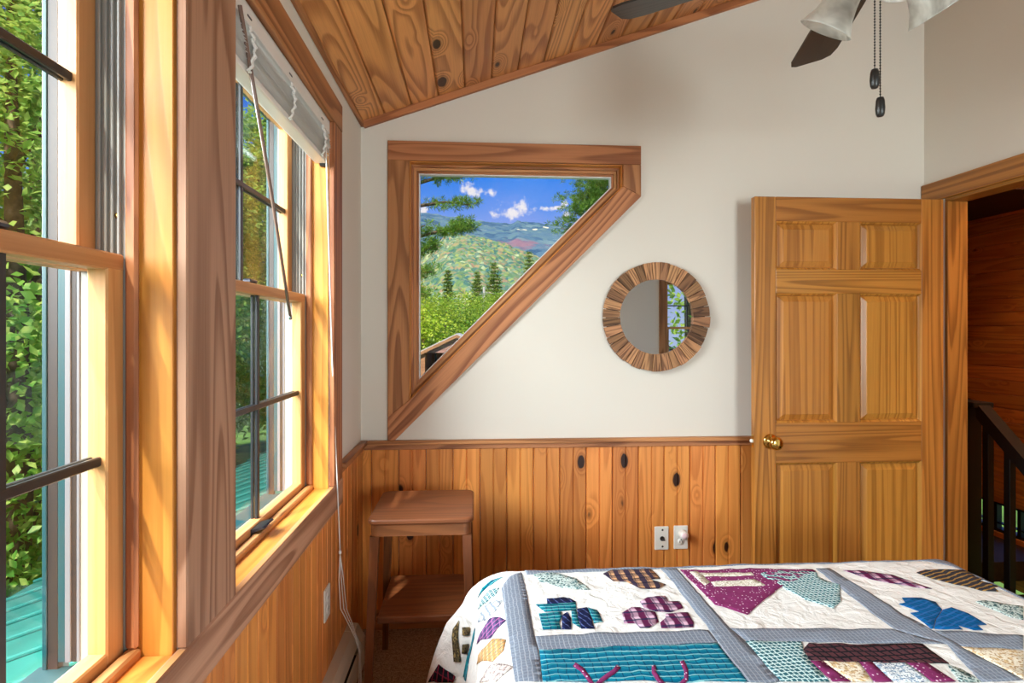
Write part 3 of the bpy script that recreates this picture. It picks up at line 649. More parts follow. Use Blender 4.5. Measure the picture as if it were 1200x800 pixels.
# ---------------------------------------------------------------- baseboard heater
he = onX(408, 729, XWP); HY1 = he.y; HY0 = -1.4; hzt = he.z
ht = empty('baseboard_heater', (XWP, .6, 0)); tag(ht, 'long beige baseboard heater along the wall under the windows', 'heater')
def prof_box(n, poly, y0, y1, m): 
    V, Fc = prism_data(poly, 1, y0, y1); return mesh(n, V, Fc, M[m], ht)
x0 = XWP + .0005; d = .066
prof_box('end_cap', [(x0, .02), (x0 + d, .02), (x0 + d + .002, hzt - .055), (x0 + .040, hzt - .004), (x0, hzt + .002)], HY1 - .07, HY1, 'heater')
prof_box('back_panel', [(x0, .02), (x0 + .006, .02), (x0 + .006, hzt - .01), (x0, hzt - .01)], HY0, HY1 - .07, 'dark_slot')
prof_box('top_cover', [(x0, hzt), (x0 + .034, hzt - .004), (x0 + .050, hzt - .022), (x0 + .048, hzt - .024), (x0 + .033, hzt - .008), (x0, hzt - .004)], HY0, HY1 - .0705, 'heater')
prof_box('damper', [(x0 + .040, hzt - .040), (x0 + .056, hzt - .052), (x0 + .055, hzt - .054), (x0 + .039, hzt - .042)], HY0, HY1 - .0705, 'heater')
prof_box('front_panel', [(x0 + .060, hzt - .066), (x0 + d, hzt - .070), (x0 + d, .035), (x0 + .060, .03)], HY0, HY1 - .0705, 'heater')
prof_box('element', [(x0 + .010, .05), (x0 + .050, .05), (x0 + .050, .10), (x0 + .010, .10)], HY0, HY1 - .08, 'dark_slot')

# ---------------------------------------------------------------- small table
zt_ = .70; tx0, tx1, ty0, ty1 = -.402, -.006, 2.118, 2.505
tb = empty('side_table', ((tx0 + tx1) / 2, (ty0 + ty1) / 2, 0)); tag(tb, 'worn brown wooden side table with splayed legs in the corner', 'table')
def rrect(x0, x1, y0, y1, r_, n=6):
    p = []
    for cx, cy, a in ((x1 - r_, y1 - r_, 0), (x0 + r_, y1 - r_, 90), (x0 + r_, y0 + r_, 180), (x1 - r_, y0 + r_, 270)):
        for k in range(n + 1): t = R(a + 90 * k / n); p.append((cx + r_ * math.cos(t), cy + r_ * math.sin(t)))
    return p
def loft(name, rings, mat, parent, origin):
    V, Fc = [], []; n = len(rings[0][0])
    for p, z in rings: V += [(a, b, z) for a, b in p]
    for k in range(len(rings) - 1):
        for i in range(n): Fc.append((k * n + i, k * n + (i + 1) % n, (k + 1) * n + (i + 1) % n, (k + 1) * n + i))
    Fc.append(tuple(range(n))[::-1]); Fc.append(tuple((len(rings) - 1) * n + i for i in range(n)))
    return mesh(name, V, Fc, mat, parent, origin=origin)
def tr(e, z, r_=.032): return (rrect(tx0 + e, tx1 - e, ty0 + e, ty1 - e, r_), z)
cxy = ((tx0 + tx1) / 2, (ty0 + ty1) / 2)
loft('tabletop', [tr(.004, zt_ - .021), tr(.0, zt_ - .016), tr(.0, zt_ - .007), tr(.003, zt_ - .002), tr(.008, zt_)], M['tablew'], tb, (*cxy, zt_))
loft('apron', [tr(.010, zt_ - .066, .028), tr(.010, zt_ - .0212, .028)], M['tablew'], tb, (*cxy, zt_))
sp = .045
for sx in (0, 1):
    for sy in (0, 1):
        tpx = tx0 + .026 if sx == 0 else tx1 - .026; tpy = ty0 + .026 if sy == 0 else ty1 - .026
        bpx = tpx + (-sp * .45 if sx == 0 else sp * .45); bpy_ = tpy + (-sp if sy == 0 else sp * .9)
        V = []
        for (cx, cy, z, h) in ((bpx, bpy_, 0, .012), (tpx, tpy, zt_ - .067, .017)): V += [(cx - h, cy - h, z), (cx + h, cy - h, z), (cx + h, cy + h, z), (cx - h, cy + h, z)]
        mesh('leg', V, [(0, 1, 2, 3)[::-1], (4, 5, 6, 7)] + [(i, (i + 1) % 4, 4 + (i + 1) % 4, 4 + i) for i in range(4)], M['tablev'], tb, origin=(tpx, tpy, .3))
box('shelf', (tx0 + .036, tx1 - .036), (ty0 + .012, ty1 - .012), (.306, .332), M['tablew'], tb, .004)

# ---------------------------------------------------------------- bed and quilt
BX0, BX1, BYF, BYH, BZ = .135, 1.58, 1.815, -.35, .613
bed = empty('bed', ((BX0 + BX1) / 2, .7, 0)); tag(bed, 'low bed hidden under the patchwork quilt', 'bed')
M['sheet'] = plain('white_sheet', srgb(232, 228, 222), .8); M['ticking'] = plain('box_spring_cloth', srgb(206, 200, 190), .85)
box('mattress', (BX0 - .03, BX1 + .03), (BYH, BYF + .03), (.36, BZ - .03), M['sheet'], bed, .05, 3)
box('box_spring', (BX0 - .02, BX1 + .02), (BYH, BYF + .02), (.18, .36), M['ticking'], bed, .02, 2)
for x in (BX0 + .08, BX1 - .08):
    for y in (BYH + .1, BYF - .1): box('leg', (x - .025, x + .025), (y - .025, y + .025), (0, .18), M['black'], bed, .004)
RQ = .13
def edge(a):
    if a < RQ * math.pi / 2: return RQ * math.sin(a / RQ), RQ * (1 - math.cos(a / RQ))
    q = a - RQ * math.pi / 2; return RQ + q * .16, RQ + q * .985
def S(s, t):
    """quilt point: s across (x on the flat top), t along (y on the flat top)"""
    a = BX0 - s if s < BX0 else (s - BX1 if s > BX1 else 0.); sg = -1 if s < BX0 else 1
    b = max(0., t - BYF)
    x = min(max(s, BX0), BX1); y = min(t, BYF); z = BZ
    m = (a ** 3 + b ** 3) ** (1 / 3)
    if m > 1e-6:
        o_, d_ = edge(m); h = math.hypot(a, b); ca, cb = a / h, b / h
        fl = 1 + 1.0 * (2 * ca * cb) * min(1., m / .30)
        x += sg * o_ * ca * fl; y += o_ * cb * (1 + .25 * (fl - 1)); z -= d_ * (1 - .10 * 2 * ca * cb)
        if m > .2 and (ca > .97 or cb > .97): pass
        wv = math.sin((s if b > a else t) * 19.0) * .012 * min(1, max(0, (m - .12) / .25)); x += sg * wv * ca; y += wv * cb
    p = Vector((s * 1.0, t * 1.0, 0))
    z += .0045 * noise.noise(p * 7) + .003 * noise.noise(p * 19) + .0018 * noise.noise(p * 46)
    return Vector((x, y, z))
def Nrm(s, t, e=.004):
    n = (S(s + e, t) - S(s - e, t)).cross(S(s, t + e) - S(s, t - e)); return n.normalized()
GS = np.arange(BX0 - .62, BX1 + .50, .014); GT = np.arange(BYH, BYF + .50, .014)
QV = [S(float(s), float(t)) for s in GS for t in GT]; nT = len(GT)
QF = [(i * nT + j, (i + 1) * nT + j, (i + 1) * nT + j + 1, i * nT + j + 1) for i in range(len(GS) - 1) for j in range(nT - 1)]
QUV = [(float(s), float(t)) for s in GS for t in GT]
bvh = BVHTree.FromPolygons(QV, QF)
def fab(name, kind, c1, c2, c3=None, sc=.02, rough=.85):
    s = NT(name); uv = s.n('UVMap').outputs[0]; v = s.vec('MULTIPLY', uv, (1 / sc, 1 / sc, 1.)); sp_ = s.n('SeparateXYZ'); s.L.new(v, sp_.inputs[0]); u_, w_ = sp_.outputs[0], sp_.outputs[1]
    wob = s.math('MULTIPLY', s.math('SUBTRACT', s.noise(v, .6, 2), .5), .7)
    def stripe(x, duty, soft=.06):
        f = s.math('PINGPONG', s.math('ADD', x, wob), .5); return s.rng(f, duty / 2 - soft, duty / 2 + soft)
    def line(x, duty): return s.math('LESS_THAN', s.math('FRACT', s.math('ADD', x, wob)), duty)
    c3 = c3 or c1
    if kind == 'ticking':
        c = s.mix(stripe(u_, .95, .16), c1, c2); c = s.mix(s.math('MULTIPLY', stripe(w_, .45, .1), .35), c3, c); c = s.mix(.35, c, s.mix(stripe(u_, .95, .16), c1, c2))
    elif kind == 'bands':
        c = s.mix(stripe(w_, .9, .2), c1, c2); c = s.mix(s.math('MULTIPLY', line(u_, .12), .8), c, c3)
        c = s.mix(s.math('MULTIPLY', line(s.math('ADD', w_, .3), .16), .75), c, srgb(150, 220, 224))
    elif kind == 'diag':
        c = s.mix(stripe(s.math('ADD', u_, s.math('MULTIPLY', w_, .5)), .9, .1), c1, c2); c = s.mix(s.math('MULTIPLY', line(s.math('SUBTRACT', w_, s.math('MULTIPLY', u_, .4)), .3), .6), c, c3)
    elif kind == 'plaid':
        c = s.mix(stripe(u_, .5, .05), c1, c2); c = s.mix(s.math('MULTIPLY', stripe(s.math('ADD', w_, .1), .5, .05), .55), c, c2); c = s.mix(s.math('MULTIPLY', line(s.math('ADD', w_, .37), .18), .85), c, c3); c = s.mix(s.math('MULTIPLY', line(s.math('ADD', u_, .2), .12), .6), c, c3)
    elif kind == 'dots':
        vo = s.n('TexVoronoi'); s.put(vo.inputs['Vector'], v); vo.inputs['Scale'].default_value = 1.; vo.inputs['Randomness'].default_value = .55; c = s.mix(s.rng(vo.outputs['Distance'], .16, .26), c2, s.mix(s.noise(v, .5, 2), c1, c3))
    elif kind == 'grid':
        a = s.math('MAXIMUM', line(s.math('ADD', u_, s.math('MULTIPLY', w_, .25)), .26), line(w_, .26)); c = s.mix(a, s.mix(s.noise(v, .9, 2), c1, c3), c2)
    else:
        vo = s.n('TexVoronoi'); s.put(vo.inputs['Vector'], v); vo.inputs['Scale'].default_value = 1.; n_ = s.noise(v, 2.2, 2)
        c = s.mix(s.rng(vo.outputs['Distance'], .25, .5), c1, c2); c = s.mix(s.rng(n_, .5, .62), c, c3)
    s.bump(s.math('ADD', s.noise(v, 1.2, 3), s.math('MULTIPLY', s.noise(uv, 25, 2), 2.)), .35, .003)
    return s.done(c, rough, 0, .15)
def muslin():
    s = NT('white_muslin'); P = s.coord(); uv = s.n('UVMap').outputs[0]; n = s.noise(P, 22, 3, .55, .6); n2 = s.noise(P, 420, 1); s.bump(s.math('ADD', s.math('MULTIPLY', n, 1.2), s.math('MULTIPLY', n2, .06)), .8, .012); return s.done(srgb(238, 236, 233), .9, 0, .15)
M['muslin'] = muslin()
quilt = mesh('quilt', QV, QF, M['muslin'], smooth=True, uvs=QUV); tag(quilt, 'patchwork quilt with blue sashing and calico applique spread over the bed', 'quilt')
sol = quilt.modifiers.new('thickness', 'SOLIDIFY'); sol.thickness = .008; sol.offset = -1
Q = {
 'tick': fab('ticking_sashing', 'ticking', srgb(86, 98, 118), srgb(242, 242, 242), srgb(150, 158, 172), .0115),
 'teal': fab('teal_bands', 'bands', srgb(0, 104, 136), srgb(30, 150, 172), srgb(6, 66, 100), .021),
 'tealp': fab('teal_navy_stripe', 'bands', srgb(0, 96, 120), srgb(20, 168, 172), srgb(26, 36, 84), .018),
 'navy': fab('navy_stripe', 'diag', srgb(20, 28, 70), srgb(110, 130, 196), srgb(14, 20, 48), .020),
 'blue': fab('blue_stripe', 'diag', srgb(0, 92, 150), srgb(14, 44, 92), srgb(60, 110, 180), .018),
 'purple': fab('purple_dots', 'dots', srgb(112, 34, 84), srgb(238, 214, 232), srgb(146, 58, 112), .0105),
 'plaidp': fab('purple_plaid', 'plaid', srgb(222, 186, 208), srgb(96, 30, 72), srgb(30, 34, 70), .040),
 'plaidb': fab('brown_plaid', 'plaid', srgb(214, 164, 120), srgb(60, 48, 66), srgb(34, 30, 48), .034),
 'plaido': fab('orange_plaid', 'plaid', srgb(240, 200, 150), srgb(214, 156, 96), srgb(70, 110, 110), .016),
 'plaidv': fab('violet_plaid', 'plaid', srgb(108, 96, 140), srgb(70, 62, 104), srgb(206, 120, 180), .022),
 'plaidk': fab('black_red_plaid', 'plaid', srgb(34, 30, 44), srgb(18, 18, 26), srgb(150, 40, 64), .030),
 'gold': fab('charcoal_gold', 'diag', srgb(52, 52, 60), srgb(70, 68, 74), srgb(206, 158, 76), .018),
 'leafg': fab('green_calico', 'speck', srgb(70, 112, 116), srgb(206, 222, 218), srgb(36, 66, 78), .011),
 'check': fab('teal_check', 'grid', srgb(58, 118, 130), srgb(206, 232, 232), srgb(38, 84, 100), .0125),
 'cream': fab('cream_calico', 'speck', srgb(216, 208, 190), srgb(240, 236, 226), srgb(176, 164, 140), .012),
 'beige': fab('beige_calico', 'speck', srgb(224, 196, 150), srgb(244, 234, 214), srgb(188, 154, 110), .014),
 'grey': fab('grey_lattice', 'grid', srgb(206, 212, 218), srgb(140, 152, 168), srgb(220, 224, 226), .020),
 'taupe': fab('taupe_calico', 'speck', srgb(188, 172, 168), srgb(226, 216, 212), srgb(150, 132, 130), .016),
 'olive': fab('olive_calico', 'speck', srgb(150, 130, 84), srgb(96, 84, 60), srgb(40, 34, 30), .016),
 'dark': fab('dark_brick_print', 'grid', srgb(56, 44, 50), srgb(24, 24, 32), srgb(110, 60, 66), .020),
 'bluew': fab('blue_white_calico', 'speck', srgb(150, 176, 200), srgb(232, 238, 242), srgb(90, 116, 150), .010),
}
def uv_at(u, v):
    for k in range(30):
        hit, nn, fi, dd = bvh.ray_cast(Vector((0, 0, H)), ray(u, v + .6 * k).normalized())
        if hit is not None: break
    if hit is None: return None
    i, j = divmod(fi, nT - 1); A, B_, D_ = QV[i * nT + j], QV[(i + 1) * nT + j], QV[i * nT + j + 1]
    e1, e2_ = B_ - A, D_ - A; r_ = hit - A; g11, g12, g22 = e1.dot(e1), e1.dot(e2_), e2_.dot(e2_); b1, b2 = r_.dot(e1), r_.dot(e2_); det = g11 * g22 - g12 * g12
    return Vector((GS[i] + .014 * (b1 * g22 - b2 * g12) / det, GT[j] + .014 * (b2 * g11 - b1 * g12) / det))
def patch(name, pts, mat, off=.0022, st_pts=None, parent=None, label=None):
    P = st_pts or [q for q in (uv_at(*p) for p in pts) if q is not None]
    if len(P) < 3: return None
    P = [Vector(p) for p in P]
    # resample the outline, add interior points, triangulate
    ol = []
    for k in range(len(P)):
        a, b = P[k], P[(k + 1) % len(P)]; n = max(1, int((b - a).length / .02))
        ol += [a.lerp(b, q / n) for q in range(n)]
    mn = (min(p.x for p in ol), min(p.y for p in ol)); mxx = (max(p.x for p in ol), max(p.y for p in ol)); pts2 = list(ol)
    g_ = .02
    def inside(x, y):
        c = False; j = len(ol) - 1
        for i in range(len(ol)):
            if (ol[i].y > y) != (ol[j].y > y) and x < (ol[j].x - ol[i].x) * (y - ol[i].y) / (ol[j].y - ol[i].y) + ol[i].x: c = not c
            j = i
        return c
    x = mn[0] + g_ / 2
    while x < mxx[0]:
        y = mn[1] + g_ / 2
        while y < mxx[1]:
            if inside(x, y) and min((Vector((x, y)) - q).length for q in ol) > .007: pts2.append(Vector((x, y)))
            y += g_
        x += g_
    ed = [(i, (i + 1) % len(ol)) for i in range(len(ol))]
    r_ = delaunay_2d_cdt(pts2, ed, [], 1, 1e-6); vs, fs = r_[0], r_[2]
    V = [S(p.x, p.y) + Nrm(p.x, p.y) * off for p in vs]; UV = [(p.x, p.y) for p in vs]
    o = mesh(name, V, [tuple(f) for f in fs], mat, quilt, smooth=True, uvs=UV)
    sm = o.modifiers.new('thickness', 'SOLIDIFY'); sm.thickness = .0016; sm.offset = -1
    return o
def C(u0, v0, k, pts): return [(u0 + x / k, v0 + y / k) for x, y in pts]
# sashing strips
xl_ = BX0 - .02
for nm, pts in (
    ('sashing', [(588, 690), (597, 676), (611, 671), (616, 690), (626, 745), (631, 762), (635, 799), (604, 799)]),
    ('sashing', [(774, 666.5), (793, 666.5), (824, 701), (855, 736), (873, 751), (914, 799), (876, 799), (842, 753), (831, 738), (790, 683)]),
    ('sashing', [(956, 666), (972, 666), (1050, 714.5), (1092, 738.6), (1199, 797), (1150, 799), (1110, 755), (1048, 737), (1000, 701)]),
    ('sashing', [(627, 746), (720, 741.5), (830, 738.5), (841, 752.5), (740, 757), (631.5, 761.5)]),
    ('sashing', [(856, 736.5), (950, 736.8), (1047, 737.5), (1107, 754), (980, 752.5), (875, 751)]),
    ('sashing', [(1094, 739), (1199, 745), (1199, 761), (1124, 757)])):
    patch(nm, pts, Q['tick'], .0020)
# border strip over the foot edge
patch('sashing', None, Q['tick'], .0020, st_pts=[(BX0 + .03, BYF + .005), (BX0 + .03, BYF + .11), (BX1 - .05, BYF + .11), (BX1 - .05, BYF + .022), ((BX0 + BX1) / 2, BYF + .03)])
patch('sashing', None, Q['tick'], .0020, st_pts=[(BX1 + .04, 1.30), (BX1 + .14, 1.30), (BX1 + .10, BYF + .04), (BX1 - .045, BYF + .11), (BX1 - .045, BYF + .025), (BX1 + .02, BYF - .04)])
PP = [
 ('leafg', C(600, 655, 8, [(195, 150), (300, 130), (450, 140), (600, 185), (735, 290), (600, 285), (460, 268), (340, 235), (250, 210)])),
 ('tealp', C(600, 655, 8, [(225, 430), (330, 425), (600, 408), (605, 475), (460, 490), (310, 497)])),
 ('navy', C(600, 655, 8, [(325, 375), (480, 362), (540, 372), (600, 405), (330, 423)])),
 ('tealp', C(600, 655, 8, [(250, 515), (460, 495), (470, 540), (440, 600), (460, 660), (290, 665)])),
 ('navy', C(600, 655, 8, [(470, 530), (520, 500), (553, 560), (555, 660), (468, 660)])),
 ('tealp', C(600, 655, 8, [(710, 458), (800, 485), (850, 590), (770, 600), (735, 520)])),
 ('navy', C(600, 655, 8, [(610, 470), (705, 456), (735, 525), (775, 655), (650, 655), (620, 560)])),
 ('tealp', C(600, 655, 8, [(555, 490), (605, 480), (618, 560), (645, 650), (565, 600)])),
 ('plaidb', C(700, 655, 8, [(55, 140), (135, 105), (230, 105), (380, 100), (500, 95), (550, 140), (590, 185), (490, 195), (640, 240), (570, 280), (400, 280), (270, 215), (150, 210)])),
 ('plaidp', C(700, 655, 8, [(400, 405), (470, 362), (640, 350), (665, 400), (770, 400), (805, 460), (680, 500), (550, 495), (440, 460)])),
 ('plaidp', C(700, 655, 8, [(232, 510), (320, 455), (400, 455), (480, 485), (545, 502), (575, 590), (490, 645), (400, 650), (360, 605), (250, 605)])),
 ('plaidp', C(700, 655, 8, [(640, 515), (850, 505), (870, 545), (905, 600), (900, 640), (600, 650), (590, 600), (640, 560)])),
 ('purple', [(797, 668), (952, 667.5), (956, 669.5), (912, 690), (876, 720.5), (838, 709)]),
 ('check', C(880, 655, 7.06, [(60, 120), (250, 97), (540, 110), (560, 150), (640, 190), (740, 215), (735, 270), (745, 345), (680, 410), (440, 335), (300, 260), (230, 210), (140, 170)])),
 ('plaidp', [(988, 668.5), (1007, 668.5), (1030, 672), (1046, 674), (1068, 682), (1092, 690.5), (1077, 689), (1054, 685), (1030, 681), (1010, 676)]),
 ('gold', C(1030, 655, 7.06, [(310, 115), (380, 92), (490, 88), (640, 92), (740, 102), (800, 150), (880, 175), (830, 182), (1015, 235), (950, 237), (990, 270), (850, 265), (700, 225), (560, 195), (440, 165)])),
 ('blue', C(1030, 655, 7.06, [(190, 325), (350, 325), (470, 360), (522, 422), (468, 500), (452, 575), (430, 580), (260, 450), (340, 440), (165, 375), (220, 365)])),
 ('blue', C(1030, 655, 7.06, [(528, 425), (600, 405), (740, 455), (890, 545), (810, 550), (860, 590), (780, 590), (650, 550), (690, 585), (458, 580), (474, 502)])),
 ('leafg', C(1030, 655, 7.06, [(800, 355), (870, 345), (970, 360), (1195, 395), (1195, 505), (1080, 480), (930, 415)])),
 ('teal', [(632, 762), (740, 758), (841, 753.5), (876, 799), (636, 799)]),
 ('check', [(874, 752), (940, 752.5), (942, 763), (950, 775), (972, 799), (915, 799)]),
 ('dark', [(940.7, 762.5), (948, 754), (1081, 755), (1112, 778), (948, 774)]),
 ('purple', [(949, 775), (964, 775), (997, 799), (976, 799)]), ('beige', [(965, 775), (1006, 776), (1022, 799), (999, 799)]), ('purple', [(1007, 776), (1022, 776.5), (1046, 799), (1024, 799)]),
 ('bluew', [(1023, 776.5), (1061, 777), (1090, 799), (1048, 799)]), ('purple', [(1062, 777), (1086, 777.5), (1120, 799), (1092, 799)]), ('leafg', [(1110, 779), (1126, 784), (1150, 799), (1124, 799)]),
 ('beige', [(1126, 758), (1199, 763), (1199, 796), (1160, 776)]),
]
W6 = [('tealp', [(400, 232), (432, 165), (490, 118), (570, 94), (500, 140), (430, 190)]), ('check', [(404, 310), (432, 235), (480, 182), (545, 165), (520, 215), (455, 265)]),
      ('grey', [(402, 396), (432, 310), (472, 260), (570, 252), (520, 320), (450, 385)]), ('plaidv', [(397, 540), (432, 450), (480, 372), (550, 362), (590, 385), (530, 440), (490, 500)]),
      ('plaido', [(397, 676), (450, 565), (500, 508), (590, 515), (570, 590), (500, 660)]), ('taupe', [(415, 798), (460, 715), (500, 670), (640, 695), (560, 760), (520, 798)]),
      ('tealp', [(385, 430), (365, 500), (330, 620), (302, 760), (322, 790), (345, 640), (376, 500)]), ('olive', [(237, 440), (278, 380), (288, 655), (242, 655)]), ('olive', [(300, 425), (350, 425), (345, 480), (300, 480)]),
      ('olive', [(300, 540), (345, 535), (328, 600), (296, 600)]), ('plaidk', [(72, 795), (142, 672), (255, 755), (238, 795)])]
PP += [(k, C(490, 660, 5.715, p)) for k, p in W6]
for k, pts in PP: patch('patch', pts, Q[k], .0026)
# top layers: cream log strips on the purple block, purple loops on the teal block
for pts in ([(808, 671), (817, 670), (832, 683), (826, 687)], [(818, 672.5), (880, 671.5), (884, 675), (826, 676.5)], [(833, 683), (884, 679.5), (897, 686.5), (889, 687.5), (837, 687.5)]):
    patch('patch', pts, Q['cream'], .0042)
def stroke(px, wpx=5):
    pts = [Vector(p) for p in px]; l, r2 = [], []
    for i, p in enumerate(pts):
        t = (pts[min(i + 1, len(pts) - 1)] - pts[max(i - 1, 0)]).normalized(); n_ = Vector((-t.y, t.x)) * wpx / 2; l.append(tuple(p + n_)); r2.append(tuple(p - n_))
    return l + r2[::-1]
patch('patch', stroke([(673, 780), (682, 786), (689, 795), (696, 806), (703, 800), (712, 793), (720, 788), (725, 782)]), Q['purple'], .0042)
patch('patch', stroke([(766, 781), (766, 789), (771, 797), (779, 805), (795, 806), (804, 797), (804, 787), (799, 776)]), Q['purple'], .0042)

# ---------------------------------------------------------------- blind in the far window
by0, by1 = FY0 + .012, FY1 - .010
bl = empty('window_blind', (W - .03, (by0 + by1) / 2, 2.0)); tag(bl, 'white mini blind pulled up under the window head', 'blind')
box('headrail', (W - .052, W - .010), (by0, by1), (ZH - .034, ZH - .003), M['slat'], bl, .004, 2)
box('valance', (W - .010, W + .004), (by0, by1 + .004), (ZH - .046, ZH - .001), M['slat'], bl, .003, 2)
NSL = 22; zb0 = ZH - .046
sm_ = None
for k in range(NSL):
    f = k / (NSL - 1); z = zb0 - .004 - f * .088
    bulge = .002 + .017 * math.sin(math.pi * (.12 + .88 * f) * .9)
    if sm_ is None:
        V, Fc = [], []
        for yy in (by0 + .004, by1 - .006):
            for q in range(6): a = q / 5 - .5; V.append((a * .036, yy - (by0 + by1) / 2, .0035 * (1 - (2 * a) ** 2)))
        Fc = [(q, q + 1, 7 + q, 6 + q) for q in range(5)]
        sm_ = bpy.data.meshes.new('slat'); sm_.from_pydata(V, [], Fc); sm_.materials.append(M['slat'])
    o = bpy.data.objects.new('slat', sm_); COL.objects.link(o); o.location = (W - .026 + bulge + rng.uniform(-.003, .003), (by0 + by1) / 2 + rng.uniform(-.002, .002), z); o.rotation_euler = (0, -.30 + rng.uniform(-.22, .22), 0); adopt(o, bl)
box('bottom_rail', (W - .046, W - .004), (by0 + .004, by1 - .006), (zb0 - .112, zb0 - .094), M['slat'], bl, .006, 2)
for k, yy in enumerate((by0 + .10, (by0 + by1) / 2 - .02, by1 - .10)):
    for q in range(3):                                            # slack ladder tapes gathered in loops
        pts = [(W + .004 + .010 * math.sin(math.pi * i / 14) + .004 * math.sin(i * 2.1 + q), yy + .006 * math.sin(i * 1.7 + q * 2) + .003 * q, zb0 - .002 - .108 * i / 14) for i in range(15)]
        tube('ladder_string', pts, .0026, M['string'], bl, 6)
    box('clip', (W + .004, W + .0055), (yy - .012, yy + .012), (ZH - .030, ZH - .026), M['gunmetal'], bl)
wt = onX(281, 6, W + .012); wb = onX(340, 370, W - .055)
wand = tube('tilt_wand', [wt, wt.lerp(wb, .5) + Vector((.004, 0, -.006)), wb], .0048, M['wand'], bl, 8)
tube('wand_tip', [wb, wb + (wb - wt).normalized() * .012], .0058, M['steel'], wand, 8)
c0 = onX(382, 168, W + .006)
def cpx(u, v, X): return onX(u, v, X)
cord = [c0] + [cpx(u, v, X) for u, v, X in ((384, 240, W + .008), (387, 350, W + .010), (391, 470, W + .014), (395, 560, W + .026), (397.5, 620, W + .030), (398.5, 647, W + .030))]
lc = tube('lift_cord', cord, .0024, M['string'], bl, 6)
kn = cord[-1]; lathe('cord_knot', [(0, -.008), (.005, -.005), (.006, 0), (.005, .006), (0, .009)], M['string'], lc, 10, Matrix.Translation(kn))
for off in ((-2.6, 0), (.8, 0), (3.6, 0)):
    pts = [kn] + [cpx(u + off[0] * k_, v, X) for u, v, X, k_ in ((399.5, 680, W + .032, .9), (402, 713, W + .034, 1.1), (410, 730, W + .05, .8), (417.5, 748, W + .082, .35), (421.5, 765, W + .092, .2), (422, 800, W + .094, .5), (421, 840, W + .094, .8))]
    tube('cord_strand', pts, .0017, M['string'], lc, 6)
br = onX(385, 195, W - .0065)
box('hold_bracket', (W - .03, W - .002), (FY1 - .022, FY1 - .0065), (br.z - .010, br.z + .006), M['black'], bl, .003)

# ---------------------------------------------------------------- ceiling fan
hub = onY(1041, 0, 1.2); FX, FYc = hub.x, hub.y
FZ = 2.282
fan = empty('ceiling_fan', (FX, FYc, ceil_z(FX))); tag(fan, 'dark ceiling fan with bell glass light shades and pull chains', 'ceiling fan')
T = lambda z: Matrix.Translation((FX, FYc, z))
lathe('canopy', [(0, .0), (.07, .0), (.065, -.04), (.03, -.07), (0, -.07)], M['black'], fan, 24, T(ceil_z(FX) + .012))
lathe('downrod', [(0, 0), (.013, 0), (.013, ceil_z(FX) - FZ - .12), (0, ceil_z(FX) - FZ - .12)], M['black'], fan, 14, T(FZ + .09))
lathe('motor_housing', [(0, .11), (.05, .10), (.12, .07), (.135, .03), (.13, -.01), (.09, -.03), (0, -.03)], M['black'], fan, 28, T(FZ))
lathe('light_fitter', [(0, .0), (.06, .0), (.065, -.03), (.045, -.06), (0, -.07)], M['black'], fan, 24, T(FZ - .03))
tip1 = onY(950, 70, 1.80)
ab = math.atan2(1.83 - FYc, onY(958, 50, 1.78).x - FX)
for k in range(5):
    a = ab + k * 2 * math.pi / 5
    rt = Matrix.Translation((FX, FYc, FZ + .015)) @ Matrix.Rotation(a, 4, 'Z') @ Matrix.Rotation(R(-12), 4, 'X')
    prof = [(.20, -.048), (.30, -.058), (.58, -.066), (.625, -.058), (.640, -.035), (.640, .045), (.628, .062), (.60, .068), (.30, .056), (.20, .048)]
    V, Fc = prism_data(prof, 2, -.003, .003); V = [rt @ Vector(v) for v in V]; bo = mesh('blade', V, Fc, M['fanblade'], fan, mtx=rt)
    V, Fc = prism_data([(.11, -.012), (.20, -.03), (.255, -.03), (.255, .03), (.20, .03), (.11, .012)], 2, -.009, -.0032); V = [rt @ Vector(v) for v in V]; q_ = mesh('blade_iron', V, Fc, M['black'], bo, mtx=rt)
bell = [(.020, 0), (.026, -.004), (.034, -.022), (.038, -.050), (.045, -.078), (.060, -.108), (.063, -.1105), (.060, -.112), (.0425, -.080), (.0355, -.050), (.0315, -.024), (.018, -.004)]
for k, a in enumerate((R(126), R(6), R(246))):
    dv = Vector((math.cos(a) * .56, math.sin(a) * .56, -.82)).normalized()
    base = Vector((FX + math.cos(a) * .062, FYc + math.sin(a) * .062, FZ - .055))
    la = tube('lamp_arm', [Vector((FX + math.cos(a) * .03, FYc + math.sin(a) * .03, FZ - .05)), base - dv * .005], .010, M['black'], fan, 10)
    lathe('socket', [(0, 0), (.022, 0), (.024, -.02), (.018, -.03), (0, -.03)], M['black'], la, 16, aim(base + dv * .0, -dv))
    lathe('glass_shade', bell, M['alabaster'], la, 40, aim(base + dv * .012, -dv))
    lathe('bulb', [(0, -.02), (.010, -.022), (.012, -.03), (.021, -.055), (.019, -.072), (.010, -.082), (0, -.084)], M['white_plastic'], la, 16, aim(base + dv * .012, -dv))
